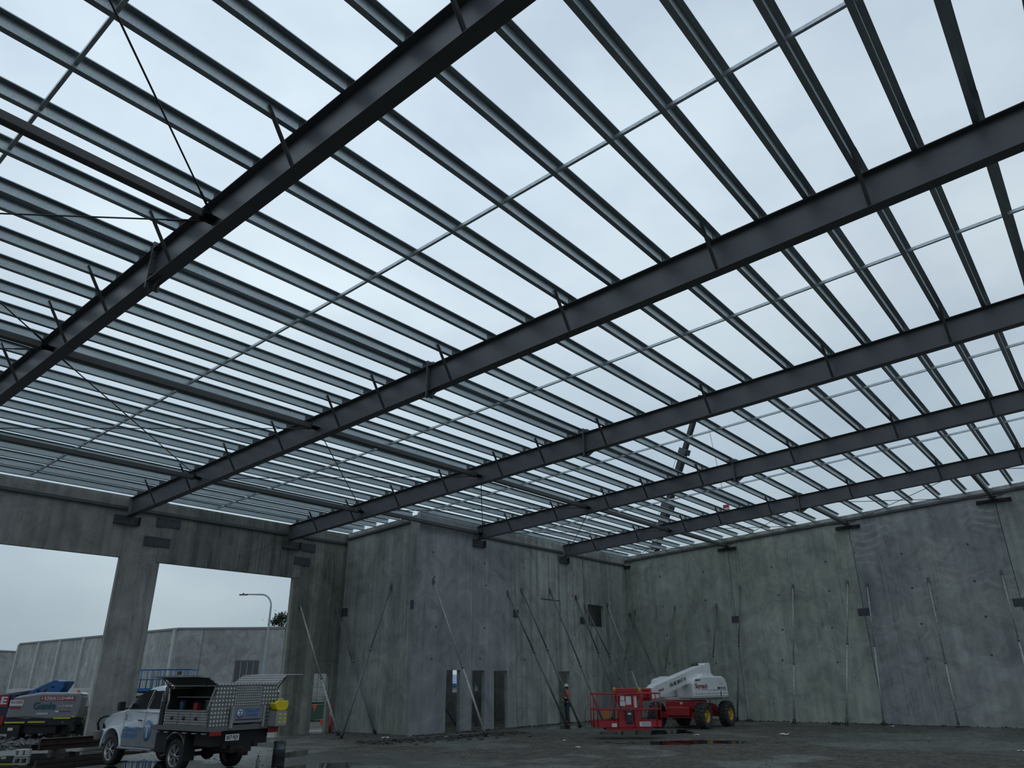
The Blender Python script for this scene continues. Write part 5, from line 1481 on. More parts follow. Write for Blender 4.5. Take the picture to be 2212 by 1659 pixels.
    ob_ = MB(); ob_.bar(Q(Wd*0.18, Dp-0.1, zf+0.42), Q(Wd*0.275, Dp-0.1, zf+0.42), 0.14, 0.30); ob_.build('orange_pouch', M_orangebox, bsk, bevel=0.02)
    ar = MB(); ar.bar(Q(Wd*0.68, 0.15, zf+0.2), Q(Wd*0.78, 0.6, zt_+0.05), 0.10, 0.14); ar.bar(Q(Wd*0.40, Dp, zf+0.95), end+d*0.0, 0.16, 0.22); ar.bar(Q(Wd*0.5, Dp*0.5, zf-0.08), Q(Wd*0.72, Dp+0.1, zt_-0.1), 0.12, 0.14)
    ar.build('basket_arm', M_red, o, bevel=0.01)
    gt = MB()
    for z in (0.25, 0.45, 0.8, 1.0): gt.tube(Q(0.02, 0.0, zf+z), Q(0.02, 0.10, zf+z), 0.03, 8)
    gt.build('gate_hinges', M_red, bsk)
    return o
red_lift()

# ------------------------------------------------------------------ blue and grey boom lift outside
def blue_lift():
    o = thing('boom_lift', (12.25, 33.20, 0), 'blue and grey boom lift parked outside the left opening', 'boom lift', None, math.radians(-51.7))
    ch = MB(); ch.box((-1.9, -0.30, 0.30), (0.55, 0.95, 0.72)); ch.box((-1.2, -0.45, 0.12), (-0.75, 0.0, 0.6)); ch.build('chassis', M_dark, o, bevel=0.02)
    for x, y in ((0.42, 0.10), (0.15, 1.75), (-1.75, 1.75)): lug_wheel(o, (x, y, 0.38), 'Y', -1 if y < 1 else 1, 0.38, 0.28, M_grey, M_tyre, 20)
    tl = MB(); tl.box((-1.72, -0.36, 0.62), (-1.52, -0.31, 0.92)); tl.build('tail_light', M_taillight, o)
    ds = MB(); ds.box((-1.20, -0.462, 0.42), (-1.0, -0.455, 0.52)); ds.build('decal', M_signwhite, o)
    prof = [(-1.42, 0.84), (-1.40, 1.18), (-1.28, 1.52), (-1.10, 1.60), (-0.2, 1.72), (1.30, 1.71), (1.43, 1.60), (1.40, 1.20), (1.33, 0.84), (0.2, 0.80), (-0.6, 0.86)]
    cv = MB(); cv.prism(prof, 'Y', -0.42, -0.05); cov = cv.build('engine_cover', M_grey, o, bevel=0.06)
    tp = MB(); tp.prism([(-1.27, 1.535), (-1.08, 1.625), (-0.2, 1.745), (1.31, 1.73), (1.43, 1.66), (1.25, 1.665), (-0.2, 1.66), (-1.05, 1.545)], 'Y', -0.425, -0.045); tp.build('cover_top', M_lgrey, cov, bevel=0.015)
    cv2 = MB(); cv2.prism([(min(x_, 0.55), z_) for x_, z_ in prof[:6]]+[(0.7, 1.2), (0.6, 0.84), (0.2, 0.8), (-0.6, 0.86)], 'Y', 0.95, 1.45); cv2.build('engine_cover', M_grey, o, bevel=0.06)
    sk = MB(); sk.prism([(-1.30, 0.66), (-1.40, 0.84), (0.1, 0.80), (1.30, 0.84), (1.22, 0.60), (-0.2, 0.60)], 'Y', -0.40, 0.1); sk.build('skirt', M_dark, o)
    for x0, x1, z in ((-1.40, -0.62, 0.70), (-0.50, 0.16, 0.71), (0.45, 1.10, 0.84), (1.14, 1.26, 0.89)):
        MB().box((x0, -0.437, z-0.027), (x1, -0.43, z+0.027)).build('reflective_strip', M_reflect, o)
    r_, u_ = (1, 0, 0), (0, 0, 1)
    textmesh('lettering', 'Genie', 0.34, M_inkteal, cov, (0.0, -0.430, 1.26), r_, u_, 0.014, width=0.86)
    sg = MB(); sg.box((-0.22, -0.434, 1.46), (1.12, -0.430, 1.60)); s1 = sg.build('name_strip', M_signred, cov)
    sg = MB(); sg.box((-0.05, -0.437, 1.475), (0.68, -0.435, 1.585)); sg.build('name_panel', M_signwhite, s1)
    textmesh('lettering', 'ACCESS', 0.125, M_signred, s1, (0.31, -0.439, 1.53), r_, u_, 0.004, width=0.68)
    textmesh('lettering', 'HIRE', 0.13, M_signwhite, s1, (0.90, -0.439, 1.53), r_, u_, 0.004, width=0.36)
    textmesh('lettering', 'A', 0.12, M_signwhite, s1, (-0.14, -0.439, 1.53), r_, u_, 0.002)
    textmesh('lettering', '13 40 00', 0.10, M_signwhite, cov, (0.88, -0.431, 1.26), r_, u_, 0.003, width=0.42)
    textmesh('lettering', 'CS-40 00', 0.055, M_signwhite, cov, (0.56, -0.431, 1.26), r_, u_, 0.001, width=0.16)
    MB().box((0.46, -0.434, 1.04), (0.60, -0.431, 1.10)).build('decal', M_signwhite, cov)
    MB().box((0.62, -0.434, 1.06), (1.06, -0.431, 1.085)).build('decal', M_signred, cov)
    MB().box((-0.24, -0.434, 0.96), (0.20, -0.431, 1.03)).build('decal', M_lgrey, cov)
    sg = MB(); sg.box((-1.36, -0.434, 1.28), (-0.84, -0.430, 1.48)); s2 = sg.build('name_panel', M_signwhite, cov)
    textmesh('lettering', 'ACCESS', 0.11, M_signred, s2, (-1.10, -0.437, 1.40), r_, u_, 0.002, width=0.46)
    MB().box((-1.34, -0.434, 1.18), (-0.92, -0.430, 1.245)).build('decal', M_signred, cov)
    textmesh('lettering', 'E2', 0.06, M_signwhite, o, (0.82, -0.405, 0.70), r_, u_)
    # riser and mast head
    rs = MB(); rs.prism([(x_-0.72, z_) for x_, z_ in [(-0.52, 1.66), (-0.34, 1.84), (0.42, 2.19), (0.54, 2.19), (0.66, 2.15), (0.98, 2.15), (0.96, 2.04), (0.72, 1.66)]], 'Y', 0.28, 0.82)
    rs.build('riser', M_blue, o, bevel=0.03)
    rp = MB()
    for x, z in ((-0.82, 1.82), (-0.27, 1.95)): rp.lathe([(0.05, 0.26), (0.05, 0.285)], (x, 0, z), 'Y', 12)
    rp.box((0.14, 0.268, 2.0), (0.21, 0.275, 2.1)); rp.build('riser_pins', M_navy, o)
    ex = MB(); ex.path([(-0.36, -0.1, 1.66), (-0.33, -0.1, 1.82), (-0.26, -0.1, 1.86)], 0.05, 8); ex.build('exhaust', M_ink, o)
    bc = MB(); bc.lathe([(0.06, 0), (0.06, 0.09), (0.05, 0.11)], (1.05, -0.15, 1.71), 'Z', 14); bc.build('beacon', M_amber, o)
    # main boom folded along the side, running off to the left
    bo = MB(); bo.bar((-0.45, 0.52, 1.70), (-3.8, 0.52, 1.28), 0.32, 0.42); bo.build('boom', M_navy, o, bevel=0.02)
    bo = MB(); bo.prism([(-3.4, 1.1), (-3.4, 1.62), (-1.42, 1.70), (-1.35, 0.9), (-1.6, 0.66)], 'Y', -0.05, 0.3); bo.build('boom_cradle', M_navy, o, bevel=0.02)
    sn = MB(); sn.box((-3.1, -0.085, 1.24), (-1.66, -0.078, 1.66)); sgn = sn.build('boom_sign', M_signred, o)
    textmesh('lettering', 'HIRE', 0.36, M_signwhite, sgn, (-2.26, -0.088, 1.45), r_, u_, 0.012, width=1.05)
    return o
blue_lift()

# ------------------------------------------------------------------ blue scissor lift outside
def scissor_lift():
    rz = math.radians(-50)
    o = thing('scissor_lift', (20.40, 41.55, 0), 'blue scissor lift seen behind the white truck through the opening', 'scissor lift', None, rz)
    Lh = 1.55; D = 1.25
    bs = MB(); bs.box((-Lh, 0, 0.25), (Lh, D, 0.75)); bs.build('base', M_blue, o, bevel=0.03)
    for x in (-1.15, 1.15):
        for y in (-0.02, D+0.02): lug_wheel(o, (x, y, 0.32), 'Y', -1 if y < 0.5 else 1, 0.32, 0.24, M_grey, M_tyre, 14)
    sc = MB()
    for y in (0.15, D-0.15):
        for k in range(3):
            z0, z1 = 0.78+k*0.28, 0.78+(k+1)*0.28
            sc.bar((-1.3, y, z0), (1.3, y, z1), 0.05, 0.09); sc.bar((1.3, y+0.06, z0), (-1.3, y+0.06, z1), 0.05, 0.09)
    sc.build('scissor_stack', M_navy, o)
    pf = MB(); pf.box((-Lh, -0.02, 1.62), (Lh, D+0.02, 1.80)); pf.build('platform', M_blue, o, bevel=0.02)
    rl = MB()
    zt_ = 2.72; zm = 2.22
    for y in (0, D):
        for z in (zt_, zm): rl.tube((-Lh, y, z), (Lh, y, z), 0.025, 8)
        for x in (-Lh, -0.95, -0.62, -0.30, 0.06, 0.34, 0.62, 1.0, Lh-0.18, Lh): rl.tube((x, y, 1.78), (x, y, zt_), 0.024, 8)
    for x in (-Lh, Lh):
        for z in (zt_, zm): rl.tube((x, 0, z), (x, D, z), 0.025, 8)
    rl.build('guard_rails', M_blue, o)
    cb = MB(); cb.box((1.0, -0.10, 2.45), (1.22, -0.02, 2.62)); cb.build('control_box', M_ink, o, bevel=0.02)
    return o
scissor_lift()
# ------------------------------------------------------------------ worker in the doorway
def skin_mesh(name, joints, edges, mat, parent, levels=2):
    """joints: name -> (pos, radius); grown with a skin modifier and baked"""
    keys = list(joints); me = bpy.data.meshes.new(name)
    me.from_pydata([joints[k][0] for k in keys], [(keys.index(a), keys.index(b)) for a, b in edges], [])
    ob = bpy.data.objects.new(name, me); COL.objects.link(ob)
    sk = ob.modifiers.new('skin', 'SKIN'); sk.use_smooth_shade = True
    for i, k in enumerate(keys):
        r = joints[k][1]; r = r if isinstance(r, tuple) else (r, r)
        ob.data.skin_vertices[0].data[i].radius = r
        ob.data.skin_vertices[0].data[i].use_root = (i == 0)
    ss = ob.modifiers.new('sub', 'SUBSURF'); ss.levels = levels; ss.render_levels = levels
    dg = bpy.context.evaluated_depsgraph_get()
    m2 = bpy.data.meshes.new_from_object(ob.evaluated_get(dg))
    bpy.data.objects.remove(ob)
    for p in m2.polygons: p.use_smooth = True
    m2.materials.clear(); m2.materials.append(mat); m2.name = name
    o = bpy.data.objects.new(name, m2); COL.objects.link(o)
    if parent is not None: o.parent = parent
    return o

def worker():
    # stands with his back half turned to the camera, hands together in front
    o = thing('person', (32.42, 22.98, 0), 'person in white hard hat, orange and navy work shirt and jeans, standing in the doorway', 'person', None, math.radians(50))
    J = {'pelvis': ((0, 0, 0.95), (0.15, 0.11)), 'waist': ((0, 0.0, 1.08), (0.135, 0.10)), 'chest': ((0, 0.0, 1.30), (0.165, 0.115)), 'neckb': ((0, 0.0, 1.47), (0.075, 0.07)), 'neck': ((0, 0.02, 1.53), 0.055),
         'head0': ((0, 0.035, 1.61), (0.068, 0.078)), 'head1': ((0, 0.035, 1.69), (0.074, 0.090)), 'head2': ((0, 0.03, 1.75), (0.055, 0.065)),
         'shL': ((-0.17, 0, 1.43), 0.062), 'elL': ((-0.25, 0.02, 1.15), 0.045), 'wrL': ((-0.12, 0.23, 1.07), 0.030), 'haL': ((-0.07, 0.29, 1.07), (0.036, 0.020)),
         'shR': ((0.17, 0, 1.43), 0.062), 'elR': ((0.25, 0.02, 1.15), 0.045), 'wrR': ((0.12, 0.23, 1.10), 0.030), 'haR': ((0.07, 0.29, 1.10), (0.036, 0.020)),
         'hipL': ((-0.095, 0, 0.88), 0.085), 'knL': ((-0.11, 0.02, 0.50), 0.058), 'anL': ((-0.115, -0.03, 0.10), 0.042), 'toL': ((-0.13, 0.11, 0.05), (0.042, 0.03)),
         'hipR': ((0.095, 0, 0.88), 0.085), 'knR': ((0.12, 0.04, 0.50), 0.058), 'anR': ((0.125, 0.0, 0.10), 0.042), 'toR': ((0.15, 0.14, 0.05), (0.042, 0.03))}
    E_ = [('pelvis', 'waist'), ('waist', 'chest'), ('chest', 'neckb'), ('neckb', 'neck'), ('neck', 'head0'), ('head0', 'head1'), ('head1', 'head2'), ('chest', 'shL'), ('shL', 'elL'), ('elL', 'wrL'), ('wrL', 'haL'), ('chest', 'shR'), ('shR', 'elR'), ('elR', 'wrR'), ('wrR', 'haR'),
          ('pelvis', 'hipL'), ('hipL', 'knL'), ('knL', 'anL'), ('anL', 'toL'), ('pelvis', 'hipR'), ('hipR', 'knR'), ('knR', 'anR'), ('anR', 'toR')]
    # fingers: five short chains off each hand, curled round each other
    for s, n in ((-1, 'L'), (1, 'R')):
        hx, hy, hz = J['ha'+n][0]
        for k, (dz, ln) in enumerate(((0.030, 0.072), (0.010, 0.080), (-0.010, 0.076), (-0.030, 0.060))):
            a = (hx-s*0.02, hy+0.015, hz+dz); b = (hx-s*0.045, hy+0.030, hz+dz-0.006); c = (hx-s*(0.045+ln*0.4), hy+0.018, hz+dz-0.014)
            J['f%d%sa' % (k, n)] = (a, 0.010); J['f%d%sb' % (k, n)] = (b, 0.009); J['f%d%sc' % (k, n)] = (c, 0.008)
            E_ += [('ha'+n, 'f%d%sa' % (k, n)), ('f%d%sa' % (k, n), 'f%d%sb' % (k, n)), ('f%d%sb' % (k, n), 'f%d%sc' % (k, n))]
        J['t'+n+'a'] = ((hx, hy-0.012, hz+0.035), 0.011); J['t'+n+'b'] = ((hx-s*0.03, hy-0.005, hz+0.058), 0.009)
        E_ += [('ha'+n, 't'+n+'a'), ('t'+n+'a', 't'+n+'b')]
    body = skin_mesh('body', J, E_, M_skin, o)
    # face on the head: nose, ears
    f = MB()
    f.add([(-0.012, 0.120, 1.645), (0.012, 0.120, 1.645), (0, 0.118, 1.69), (0, 0.142, 1.650)], [(0, 1, 3), (1, 2, 3), (2, 0, 3), (0, 2, 1)])
    for s in (-1, 1): f.lathe([(0.008, -0.004), (0.020, 0.0), (0.008, 0.006)], (s*0.080, 0.03, 1.665), 'X', 10)
    f.build('nose_and_ears', M_skin, body)
    e = MB()
    for s in (-1, 1): e.lathe([(0.003, 0.0), (0.009, 0.004), (0.003, 0.008)], (s*0.030, 0.113, 1.685), 'Y', 8)
    e.build('eyes', M_ink, body)
    mo = MB(); mo.box((-0.022, 0.114, 1.612), (0.022, 0.120, 1.618)); mo.build('mouth', M_signred, body)
    hr = MB(); hr.lathe([(0.076, 1.60), (0.086, 1.66), (0.088, 1.70)], (0, 0.015, 0), 'Z', 20, cap=False); hr.build('hair', M_bark, body)
    def grow(names, dr, mat, nm, fix=None):
        jj = {k: (J[k][0], tuple(x+dr for x in (J[k][1] if isinstance(J[k][1], tuple) else (J[k][1],)*2))) for k in names}
        if fix: jj.update(fix)
        ee = [(a, b) for a, b in E_ if a in jj and b in jj]
        return jj, ee
    jj, ee = grow(['waist', 'chest', 'neckb', 'shL', 'elL', 'shR', 'elR'], 0.018, None, '')
    jj['hem'] = ((0, 0, 0.93), (0.175, 0.135)); jj['cuL'] = ((-0.14, 0.20, 1.08), 0.045); jj['cuR'] = ((0.14, 0.20, 1.10), 0.045)
    ee += [('waist', 'hem'), ('elL', 'cuL'), ('elR', 'cuR')]
    jj = {k: jj[k] for k in (['waist']+[k for k in jj if k != 'waist'])}
    sh = skin_mesh('work_shirt', jj, ee, M_navycloth, o)
    # hi-vis upper half of the shirt
    sh.data.materials.append(M_hivis); sh.data.materials.append(M_signwhite)
    for p in sh.data.polygons:
        z = p.center.z
        if z > 1.22 or (z > 1.19 and abs(p.center.x) > 0.19): p.material_index = 1
        if 1.165 < z < 1.20 or 1.01 < z < 1.04: p.material_index = 2
    jj, ee = grow(['pelvis', 'hipL', 'knL', 'hipR', 'knR'], 0.016, None, '')
    jj['pelvis'] = ((0, 0, 0.96), (0.165, 0.125)); jj['cfL'] = ((-0.115, -0.025, 0.13), 0.060); jj['cfR'] = ((0.125, 0.005, 0.13), 0.060)
    ee += [('knL', 'cfL'), ('knR', 'cfR')]
    skin_mesh('jeans', jj, ee, M_jeans, o)
    for s, n in ((-1, 'L'), (1, 'R')):
        a = Vector(J['an'+n][0]); t_ = Vector(J['to'+n][0])
        jb = {'a': (tuple(a+Vector((0, 0, 0.06))), 0.056), 'b': (tuple(a+Vector((0, 0, -0.04))), 0.055), 'c': (tuple(t_), (0.052, 0.040)), 'd': (tuple(a+Vector((0, -0.05, -0.055))), 0.042)}
        skin_mesh('work_boot', jb, [('a', 'b'), ('b', 'c'), ('b', 'd')], M_boot, o)
    hh = MB(); hh.lathe([(0.118, 1.705), (0.114, 1.735), (0.102, 1.785), (0.075, 1.825), (0.035, 1.842), (0.004, 1.845)], (0, 0.025, 0), 'Z', 26)
    hh.lathe([(0.112, 1.700), (0.142, 1.700), (0.142, 1.708), (0.112, 1.712)], (0, 0.03, 0), 'Z', 26, closed=True)
    hh.build('hard_hat', M_hat, o)
    return o
worker()

# ------------------------------------------------------------------ loose things on the ground
o = thing('steel_drum', (12.45, 18.15, 0), 'black and grey metal drum standing behind the truck', 'drum')
MB().lathe([(0.150, 0.0), (0.165, 0.01), (0.165, 0.04), (0.158, 0.06), (0.158, 0.24), (0.168, 0.25), (0.168, 0.27), (0.158, 0.28)], (0, 0, 0), 'Z', 28).build('drum_lower', M_black, o)
MB().lathe([(0.158, 0.28), (0.158, 0.40), (0.166, 0.41), (0.166, 0.43), (0.156, 0.44), (0.156, 0.58), (0.164, 0.60), (0.160, 0.615), (0.148, 0.60)], (0, 0, 0), 'Z', 28).build('drum_upper', plain('drum_grey', (0.085, 0.10, 0.11), 0.4, 0.2, 0.3, 8), o)
MB().lathe([(0.025, 0), (0.025, 0.02)], (0.06, 0.02, 0.60), 'Z', 12).build('drum_bung', M_ink, o)
o = thing('bottle', (12.02, 18.42, 0), 'small clear bottle with brown cap beside the metal drum', 'bottle')
MB().lathe([(0.040, 0), (0.042, 0.02), (0.042, 0.17), (0.018, 0.24), (0.016, 0.26)], (0, 0, 0), 'Z', 16).build('bottle_body', plain('bottle_plastic', (0.20, 0.22, 0.23), 0.15), o)
MB().lathe([(0.020, 0.255), (0.020, 0.29)], (0, 0, 0), 'Z', 12).build('bottle_cap', plain('brown_cap', (0.14, 0.05, 0.03), 0.5), o)

# stacked rolled steel beams on a white block by the left column
def beam(p0, p1, D, label):
    o = thing('steel_beam', tuple(p0), label, 'steel beam', 'steel beams stacked by the left column')
    m = MB(); pr_ = isec(D, 0.16, 0.016, 0.010)
    p0 = Vector(p0); p1 = Vector(p1)
    m.extr([(a, b+D) for a, b in pr_], p0, p1); m.build('beam_section', M_rust, o, world=True)
    MB().bar(p0+Vector((0.0, 0, D/2)), p0+Vector((0.016, 0, D/2)), 0.17, D*0.98).build('end_plate', M_rust, o, world=True)
beam((9.95, 27.25, 0.13), (15.0, 28.0, 0.10), 0.17, 'rusty steel beam lowest in the stack left of the truck')
beam((9.80, 27.52, 0.13), (15.2, 28.22, 0.10), 0.17, 'rusty steel beam at the rear of the stack left of the truck')
beam((9.98, 27.36, 0.305), (15.1, 28.08, 0.275), 0.15, 'rusty steel beam on top of the stack left of the truck')
for i, (x, y) in enumerate(((10.6, 27.50), (14.1, 28.0))):
    m = MB(); m.box((-0.10, -0.42, 0), (0.10, 0.42, 0.125)); o = m.build('timber_bearer', plain('wet_timber', (0.05, 0.045, 0.038), 0.8, 0, 0.3, 6), None); o.location = (x, y, 0.0); tag(o, ('timber bearer under the near end of the rusty beams', 'timber bearer under the beams beside the column')[i], 'timber')
o = thing('concrete_block', (9.45, 27.75, 0), 'pale hollow block standing at the left end of the rusty beams', 'block')
m = MB()
m.box((-0.20, -0.10, 0), (0.20, -0.06, 0.19)); m.box((-0.20, 0.06, 0), (0.20, 0.10, 0.19)); m.box((-0.20, -0.06, 0), (-0.16, 0.06, 0.19)); m.box((-0.02, -0.06, 0), (0.02, 0.06, 0.19)); m.box((0.16, -0.06, 0), (0.20, 0.06, 0.19))
m.build('block_body', M_kerb, o, bevel=0.006)
o.rotation_euler = (PI/2, 0, math.radians(-38)); o.location = (9.6, 27.3, 0.10)

# pale kerb, long grass and rock pile outside the left opening
m = MB(); m.box((-3.4, -0.20, 0), (3.4, 0.20, 0.34)); k_ = m.build('kerb_barrier', M_kerb, None, bevel=0.04); k_.location = (16.9, 38.6, 0); k_.rotation_euler = (0, 0, math.radians(-48)); tag(k_, 'pale concrete barrier lying outside behind the blue and grey lift', 'barrier')
def grass_patch():
    rnd = random.Random(11); m = MB()
    for k in range(5200):
        u = rnd.random(); v = rnd.random()
        x = 17.5+u*9.5+v*5.5; y = 45.5-u*10.5+v*6.0
        if (x-20.4)**2+(y-41.5)**2 < 8 or (x-28.2)**2+(y-37.0)**2 < 9 or abs((x-26.2)*0.77+(y-38.5)*0.64) < 0.3: continue
        h = rnd.uniform(0.45, 1.25)*(1.0 if v > 0.2 else 0.6)
        a = rnd.uniform(0, 2*PI); w_ = 0.035
        lean = Vector((rnd.uniform(-.25, .25), rnd.uniform(-.25, .25), 0))*h
        p = Vector((x, y, 0)); s_ = Vector((math.cos(a), math.sin(a), 0))*w_
        m.add([p-s_, p+s_, p+s_*0.6+lean*0.5+Vector((0, 0, h*0.6)), p-s_*0.6+lean*0.5+Vector((0, 0, h*0.6)), p+lean+Vector((0, 0, h))], [(0, 1, 2, 3), (3, 2, 4)])
    o = m.build('long_grass', M_grass); tag(o, 'long yellow-green grass growing along the street outside the left opening', 'grass', kind='stuff')
grass_patch()
def scatter(name, label, n, area, smin, smax, mat, seed, flat=0.6, cat='rubble', zf=None):
    rnd = random.Random(seed); m = MB()
    for k in range(n):
        x, y = area(rnd)
        _, pud, hgt, _ = ground_fields(x, y)
        if pud > 0.5 and name == 'gravel': continue
        r = smin+(smax-smin)*rnd.random()**3
        z = (zf(x, y, rnd) if zf else hgt)+r*flat*0.3
        base = [(-1, 0, 0), (0, -1, 0), (1, 0, 0), (0, 1, 0), (0, 0, 1), (0, 0, -1)]
        R_ = Matrix.Rotation(rnd.uniform(0, 6.28), 3, 'Z') @ Matrix.Rotation(rnd.uniform(-.6, .6), 3, 'X')
        vs = []
        for b in base:
            v = Vector(b)*r*rnd.uniform(0.6, 1.2); v.z *= flat
            vs.append(R_ @ v+Vector((x, y, z)))
        m.add(vs, [(0, 1, 4), (1, 2, 4), (2, 3, 4), (3, 0, 4), (1, 0, 5), (2, 1, 5), (3, 2, 5), (0, 3, 5)])
    o = m.build(name, mat); tag(o, label, cat, kind='stuff'); return o
def a1(r):
    d = r.uniform(13, 44); t_ = r.uniform(-0.62, 0.62)
    x = d*math.cos(YAW+t_); y = d*math.sin(YAW+t_)
    while not (7 < x < 38.9 and -9 < y < 28.0 and not (x > 21.9 and y > 23.0)):
        d = r.uniform(13, 44); t_ = r.uniform(-0.62, 0.62); x = d*math.cos(YAW+t_); y = d*math.sin(YAW+t_)
    return x, y
scatter('gravel', 'loose grey gravel and mud crumbs strewn over the hall floor', 9000, a1, 0.006, 0.036, M_stone, 21, cat='gravel')
def a2(r):
    if r.random() < 0.5:
        x = r.uniform(21.9, 39.0); return x, 23.12-abs(r.gauss(0, 0.14))
    y = r.uniform(-8, 23); return 39.2-abs(r.gauss(0, 0.16)), y
scatter('rubble_line', 'dirt and rubble lying along the foot of the inner and far walls', 1600, a2, 0.015, 0.09, plain('wet_rubble', (0.045, 0.046, 0.044), 0.85, 0, 0.4, 3), 22)
def a3(r):
    return r.uniform(9.0, 17.5), r.uniform(30.0, 36.0)
scatter('rock_pile', 'heap of broken grey rock under and around the blue and grey lift', 3800, a3, 0.03, 0.15, plain('wet_rock', (0.075, 0.082, 0.09), 0.6, 0, 0.5, 2), 23, 0.75, zf=lambda x, y, r: 0.02+0.10*r.random())
def a4(r):
    x = r.uniform(18.5, 26); return x, 22.6-abs(r.gauss(0, 0.9))-(x-18.5)*0.15
scatter('rubble_line', 'dark clods in front of the return wall and the three doorways', 900, a4, 0.02, 0.11, plain('dark_clods', (0.035, 0.036, 0.034), 0.9, 0, 0.4, 3), 24)

# litter
LIT = [((28.3, 14.0), 0.16, 'white and blue crushed packet on the mud below the far lift wheel', 0), ((30.3, 11.3), 0.22, 'torn white wrapper in the middle of the muddy floor', 1), ((20.6, 23.2), 0.16, 'white scrap by the foot of the return wall props', 2),
       ((22.3, 21.6), 0.13, 'small white scrap near the corner of the blue-grey wall', 3), ((21.4, 14.8), 0.10, 'tiny white scrap on the mud in the middle foreground', 4), ((23.2, 16.6), 0.12, 'pale brown lump below the doorways in the middle of the mud', 5),
       ((27.7, 3.4), 0.12, 'white scrap on the right foreground mud', 6), ((37.6, 9.2), 0.15, 'white rag at the foot of the prop right of the middle far-wall joint', 7)]
for (x, y), s_, lab, sd in LIT:
    rnd = random.Random(sd); m = MB(); n = 5
    g = [[Vector(((i/n-.5)*s_*1.6, (j/n-.5)*s_, rnd.uniform(0.0, s_*0.28))) for i in range(n+1)] for j in range(n+1)]
    vs = [v for r_ in g for v in r_]
    m.add(vs, [(j*(n+1)+i, j*(n+1)+i+1, (j+1)*(n+1)+i+1, (j+1)*(n+1)+i) for j in range(n) for i in range(n)])
    ob = m.build('litter', M_litter); ob.location = (x, y, ground_fields(x, y)[2]+0.004); ob.rotation_euler = (0, 0, sd*1.3)
    sf = ob.modifiers.new('thick', 'SOLIDIFY'); sf.thickness = 0.004
    tag(ob, lab, 'litter')
for x, y, lab in ((37.9, 11.7, 'dark clod beside the foot of the white prop on the far wall'), (38.3, 16.0, 'dark lump at the wall foot right of the boom lift')):
    m = MB(); m.lathe([(0.02, -0.02), (0.20, 0.0), (0.17, 0.08), (0.05, 0.13)], (0, 0, 0), 'Z', 9, smooth=False); ob = m.build('mud_clod', M_dark); ob.location = (x, y, 0.0); tag(ob, lab, 'clod')

# bollard in the narrow doorway, temporary fence, bunting, green bin and car beyond it
o = thing('bollard', (21.30, 27.55, 0), 'red and white plastic bollard standing in the narrow doorway', 'bollard')
MB().lathe([(0.17, 0.0), (0.17, 0.035), (0.06, 0.05)], (0, 0, 0), 'Z', 18).build('bollard_base', M_black, o)
for z0, z1, mt in ((0.05, 0.66, M_bolred), (0.66, 0.88, M_signwhite), (0.88, 1.16, M_bolred)):
    MB().lathe([(0.052 if z1 < 1 else 0.042, z0), (0.052 if z1 < 1 else 0.034, z1)], (0, 0, 0), 'Z', 16).build('bollard_band', mt, o)
def fence():
    o = thing('site_fence', (27.5, 37.0, 0), 'temporary mesh fence panel seen through the narrow doorway', 'fence')
    d = Vector((0.64, -0.77, 0))
    m = MB(); a = Vector((26.2, 38.5, 0)); b = a+d*5.0
    for z in (0.05, 1.25, 1.75): m.tube(a+Vector((0, 0, z)), b+Vector((0, 0, z)), 0.018, 6)
    for k in range(4): m.tube(a+d*k*1.65, a+d*k*1.65+Vector((0, 0, 1.9)), 0.02, 6)
    m.build('fence_frame', M_prop_dk, o, world=True)
    w_ = MB()
    for k in range(62): w_.tube(a+d*k*0.08+Vector((0, 0, .06)), a+d*k*0.08+Vector((0, 0, 1.74)), 0.002, 3)
    w_.build('fence_mesh', M_prop_dk, o, world=True)
fence()
def bunting(pts, lab):
    o = thing('bunting', tuple(pts[0]), lab, 'bunting', 'orange flag lines beyond the narrow doorway')
    a, b = Vector(pts[0]), Vector(pts[1]); MB().tube(a, b, 0.006, 5).build('flag_line', M_litter, o, world=True)
    n = pts[2]; d = (b-a)
    for k in range(n):
        p = a+d*((k+0.5)/n); u = d.normalized()*0.11
        fl = MB(); fl.add([p-u, p+u, p+Vector((0, 0, -0.34)), p-u+Vector((0.012, 0.012, 0)), p+u+Vector((0.012, 0.012, 0)), p+Vector((0.012, 0.012, -0.34))], [(0, 1, 2), (5, 4, 3), (0, 3, 4, 1), (1, 4, 5, 2), (2, 5, 3, 0)])
        fl.build('flag', M_flag, o, world=True)
bunting([(24.2, 33.3, 0.95), (26.8, 30.3, 1.12), 5], 'line of orange triangular flags across the view through the narrow doorway')
bunting([(23.6, 31.8, 0.30), (25.9, 29.8, 0.62), 4], 'lower sagging line of orange flags near the ground beyond the doorway')
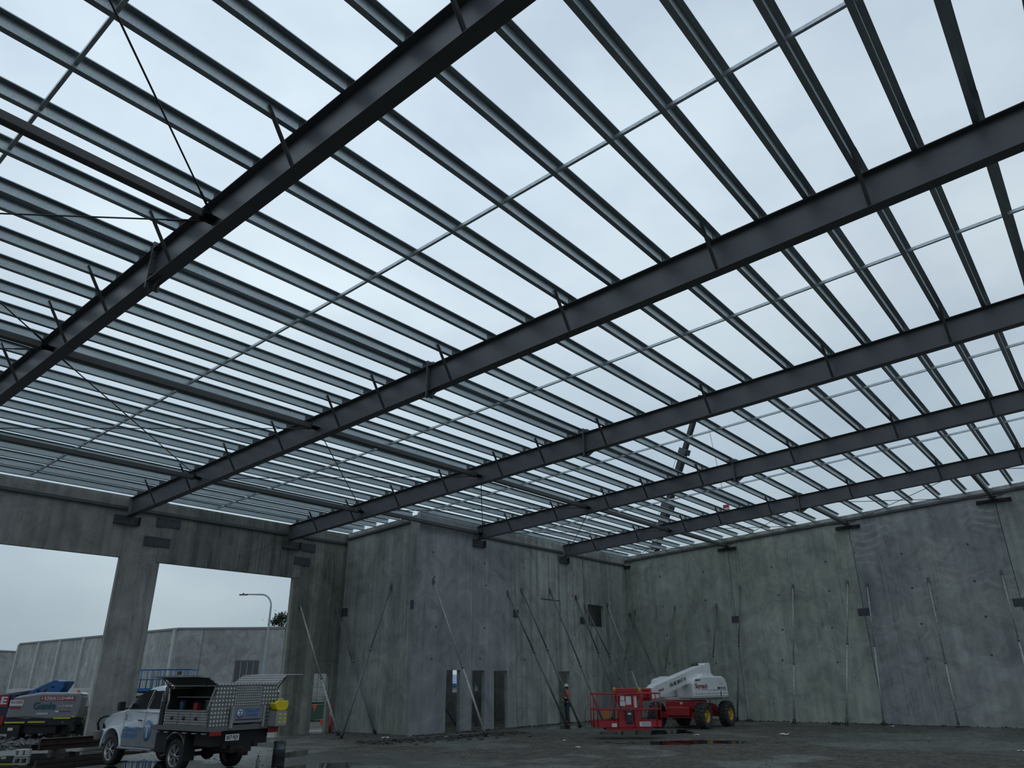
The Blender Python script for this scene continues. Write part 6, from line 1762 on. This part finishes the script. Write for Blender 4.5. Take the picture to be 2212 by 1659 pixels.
o = thing('rubbish_bin', (28.2, 37.0, 0), 'low green waste skip beyond the flags in the narrow doorway', 'bin')
MB().box((-2.0, -0.8, 0.0), (2.0, 0.8, 0.95)).build('skip_body', M_green, o, bevel=0.03); MB().box((-2.05, -0.85, 0.90), (2.05, 0.85, 0.98)).build('skip_rim', plain('bin_dark_green', (0.01, 0.05, 0.045), 0.6), o, bevel=0.01)
o.rotation_euler = (0, 0, math.radians(-50))
def parked_car():
    o = thing('parked_car', (31.2, 46.3, 0), 'white car parked on the street, its tail seen through the narrow doorway', 'car', None, math.radians(130))
    m = MB(); m.prism([(-2.1, 0.45), (-2.12, 0.8), (-1.95, 1.0), (-1.5, 1.42), (-0.9, 1.5), (0.3, 1.48), (1.0, 1.05), (2.0, 0.9), (2.15, 0.6), (2.1, 0.35), (-2.0, 0.32)], 'Y', -0.85, 0.85); b = m.build('car_body', M_white, o, bevel=0.08)
    for s in (-1, 1):
        w_ = MB(); w_.prism([(-1.65, 1.02), (-1.35, 1.36), (-0.85, 1.42), (0.2, 1.40), (0.75, 1.06)], 'Y', min(s*0.85, s*0.86), max(s*0.85, s*0.86)); w_.build('car_window', M_glass, b)
        for y in (-1.3, 1.35): MB().lathe([(0.18, -0.1), (0.33, -0.1), (0.33, 0.1), (0.18, 0.1)], (y, s*0.80, 0.33), 'Y', 20).build('wheel', M_black, o)
    w_ = MB(); w_.add([(-2.0, -0.7, 1.0), (-2.0, 0.7, 1.0), (-1.58, 0.62, 1.38), (-1.58, -0.62, 1.38)], [(0, 1, 2, 3)]); w_.build('rear_window', M_glass, b)
parked_car()
# blue hoarding glimpsed through the first doorway's far window
o = thing('blue_gable_shed', (48.5, 46.0, 0), 'small bright blue roofed shed glimpsed through the first blue-grey doorway', 'shed')
m = MB(); m.box((-3.0, -3.0, 0), (3.0, 3.0, 1.6)); m.build('shed_wall', M_kerb, o)
m = MB(); m.prism([(-3.3, 1.6), (3.3, 1.6), (3.3, 2.0), (1.5, 2.5), (-3.3, 1.8)], 'Y', -3.2, 3.2); m.build('shed_roof', M_blue, o)
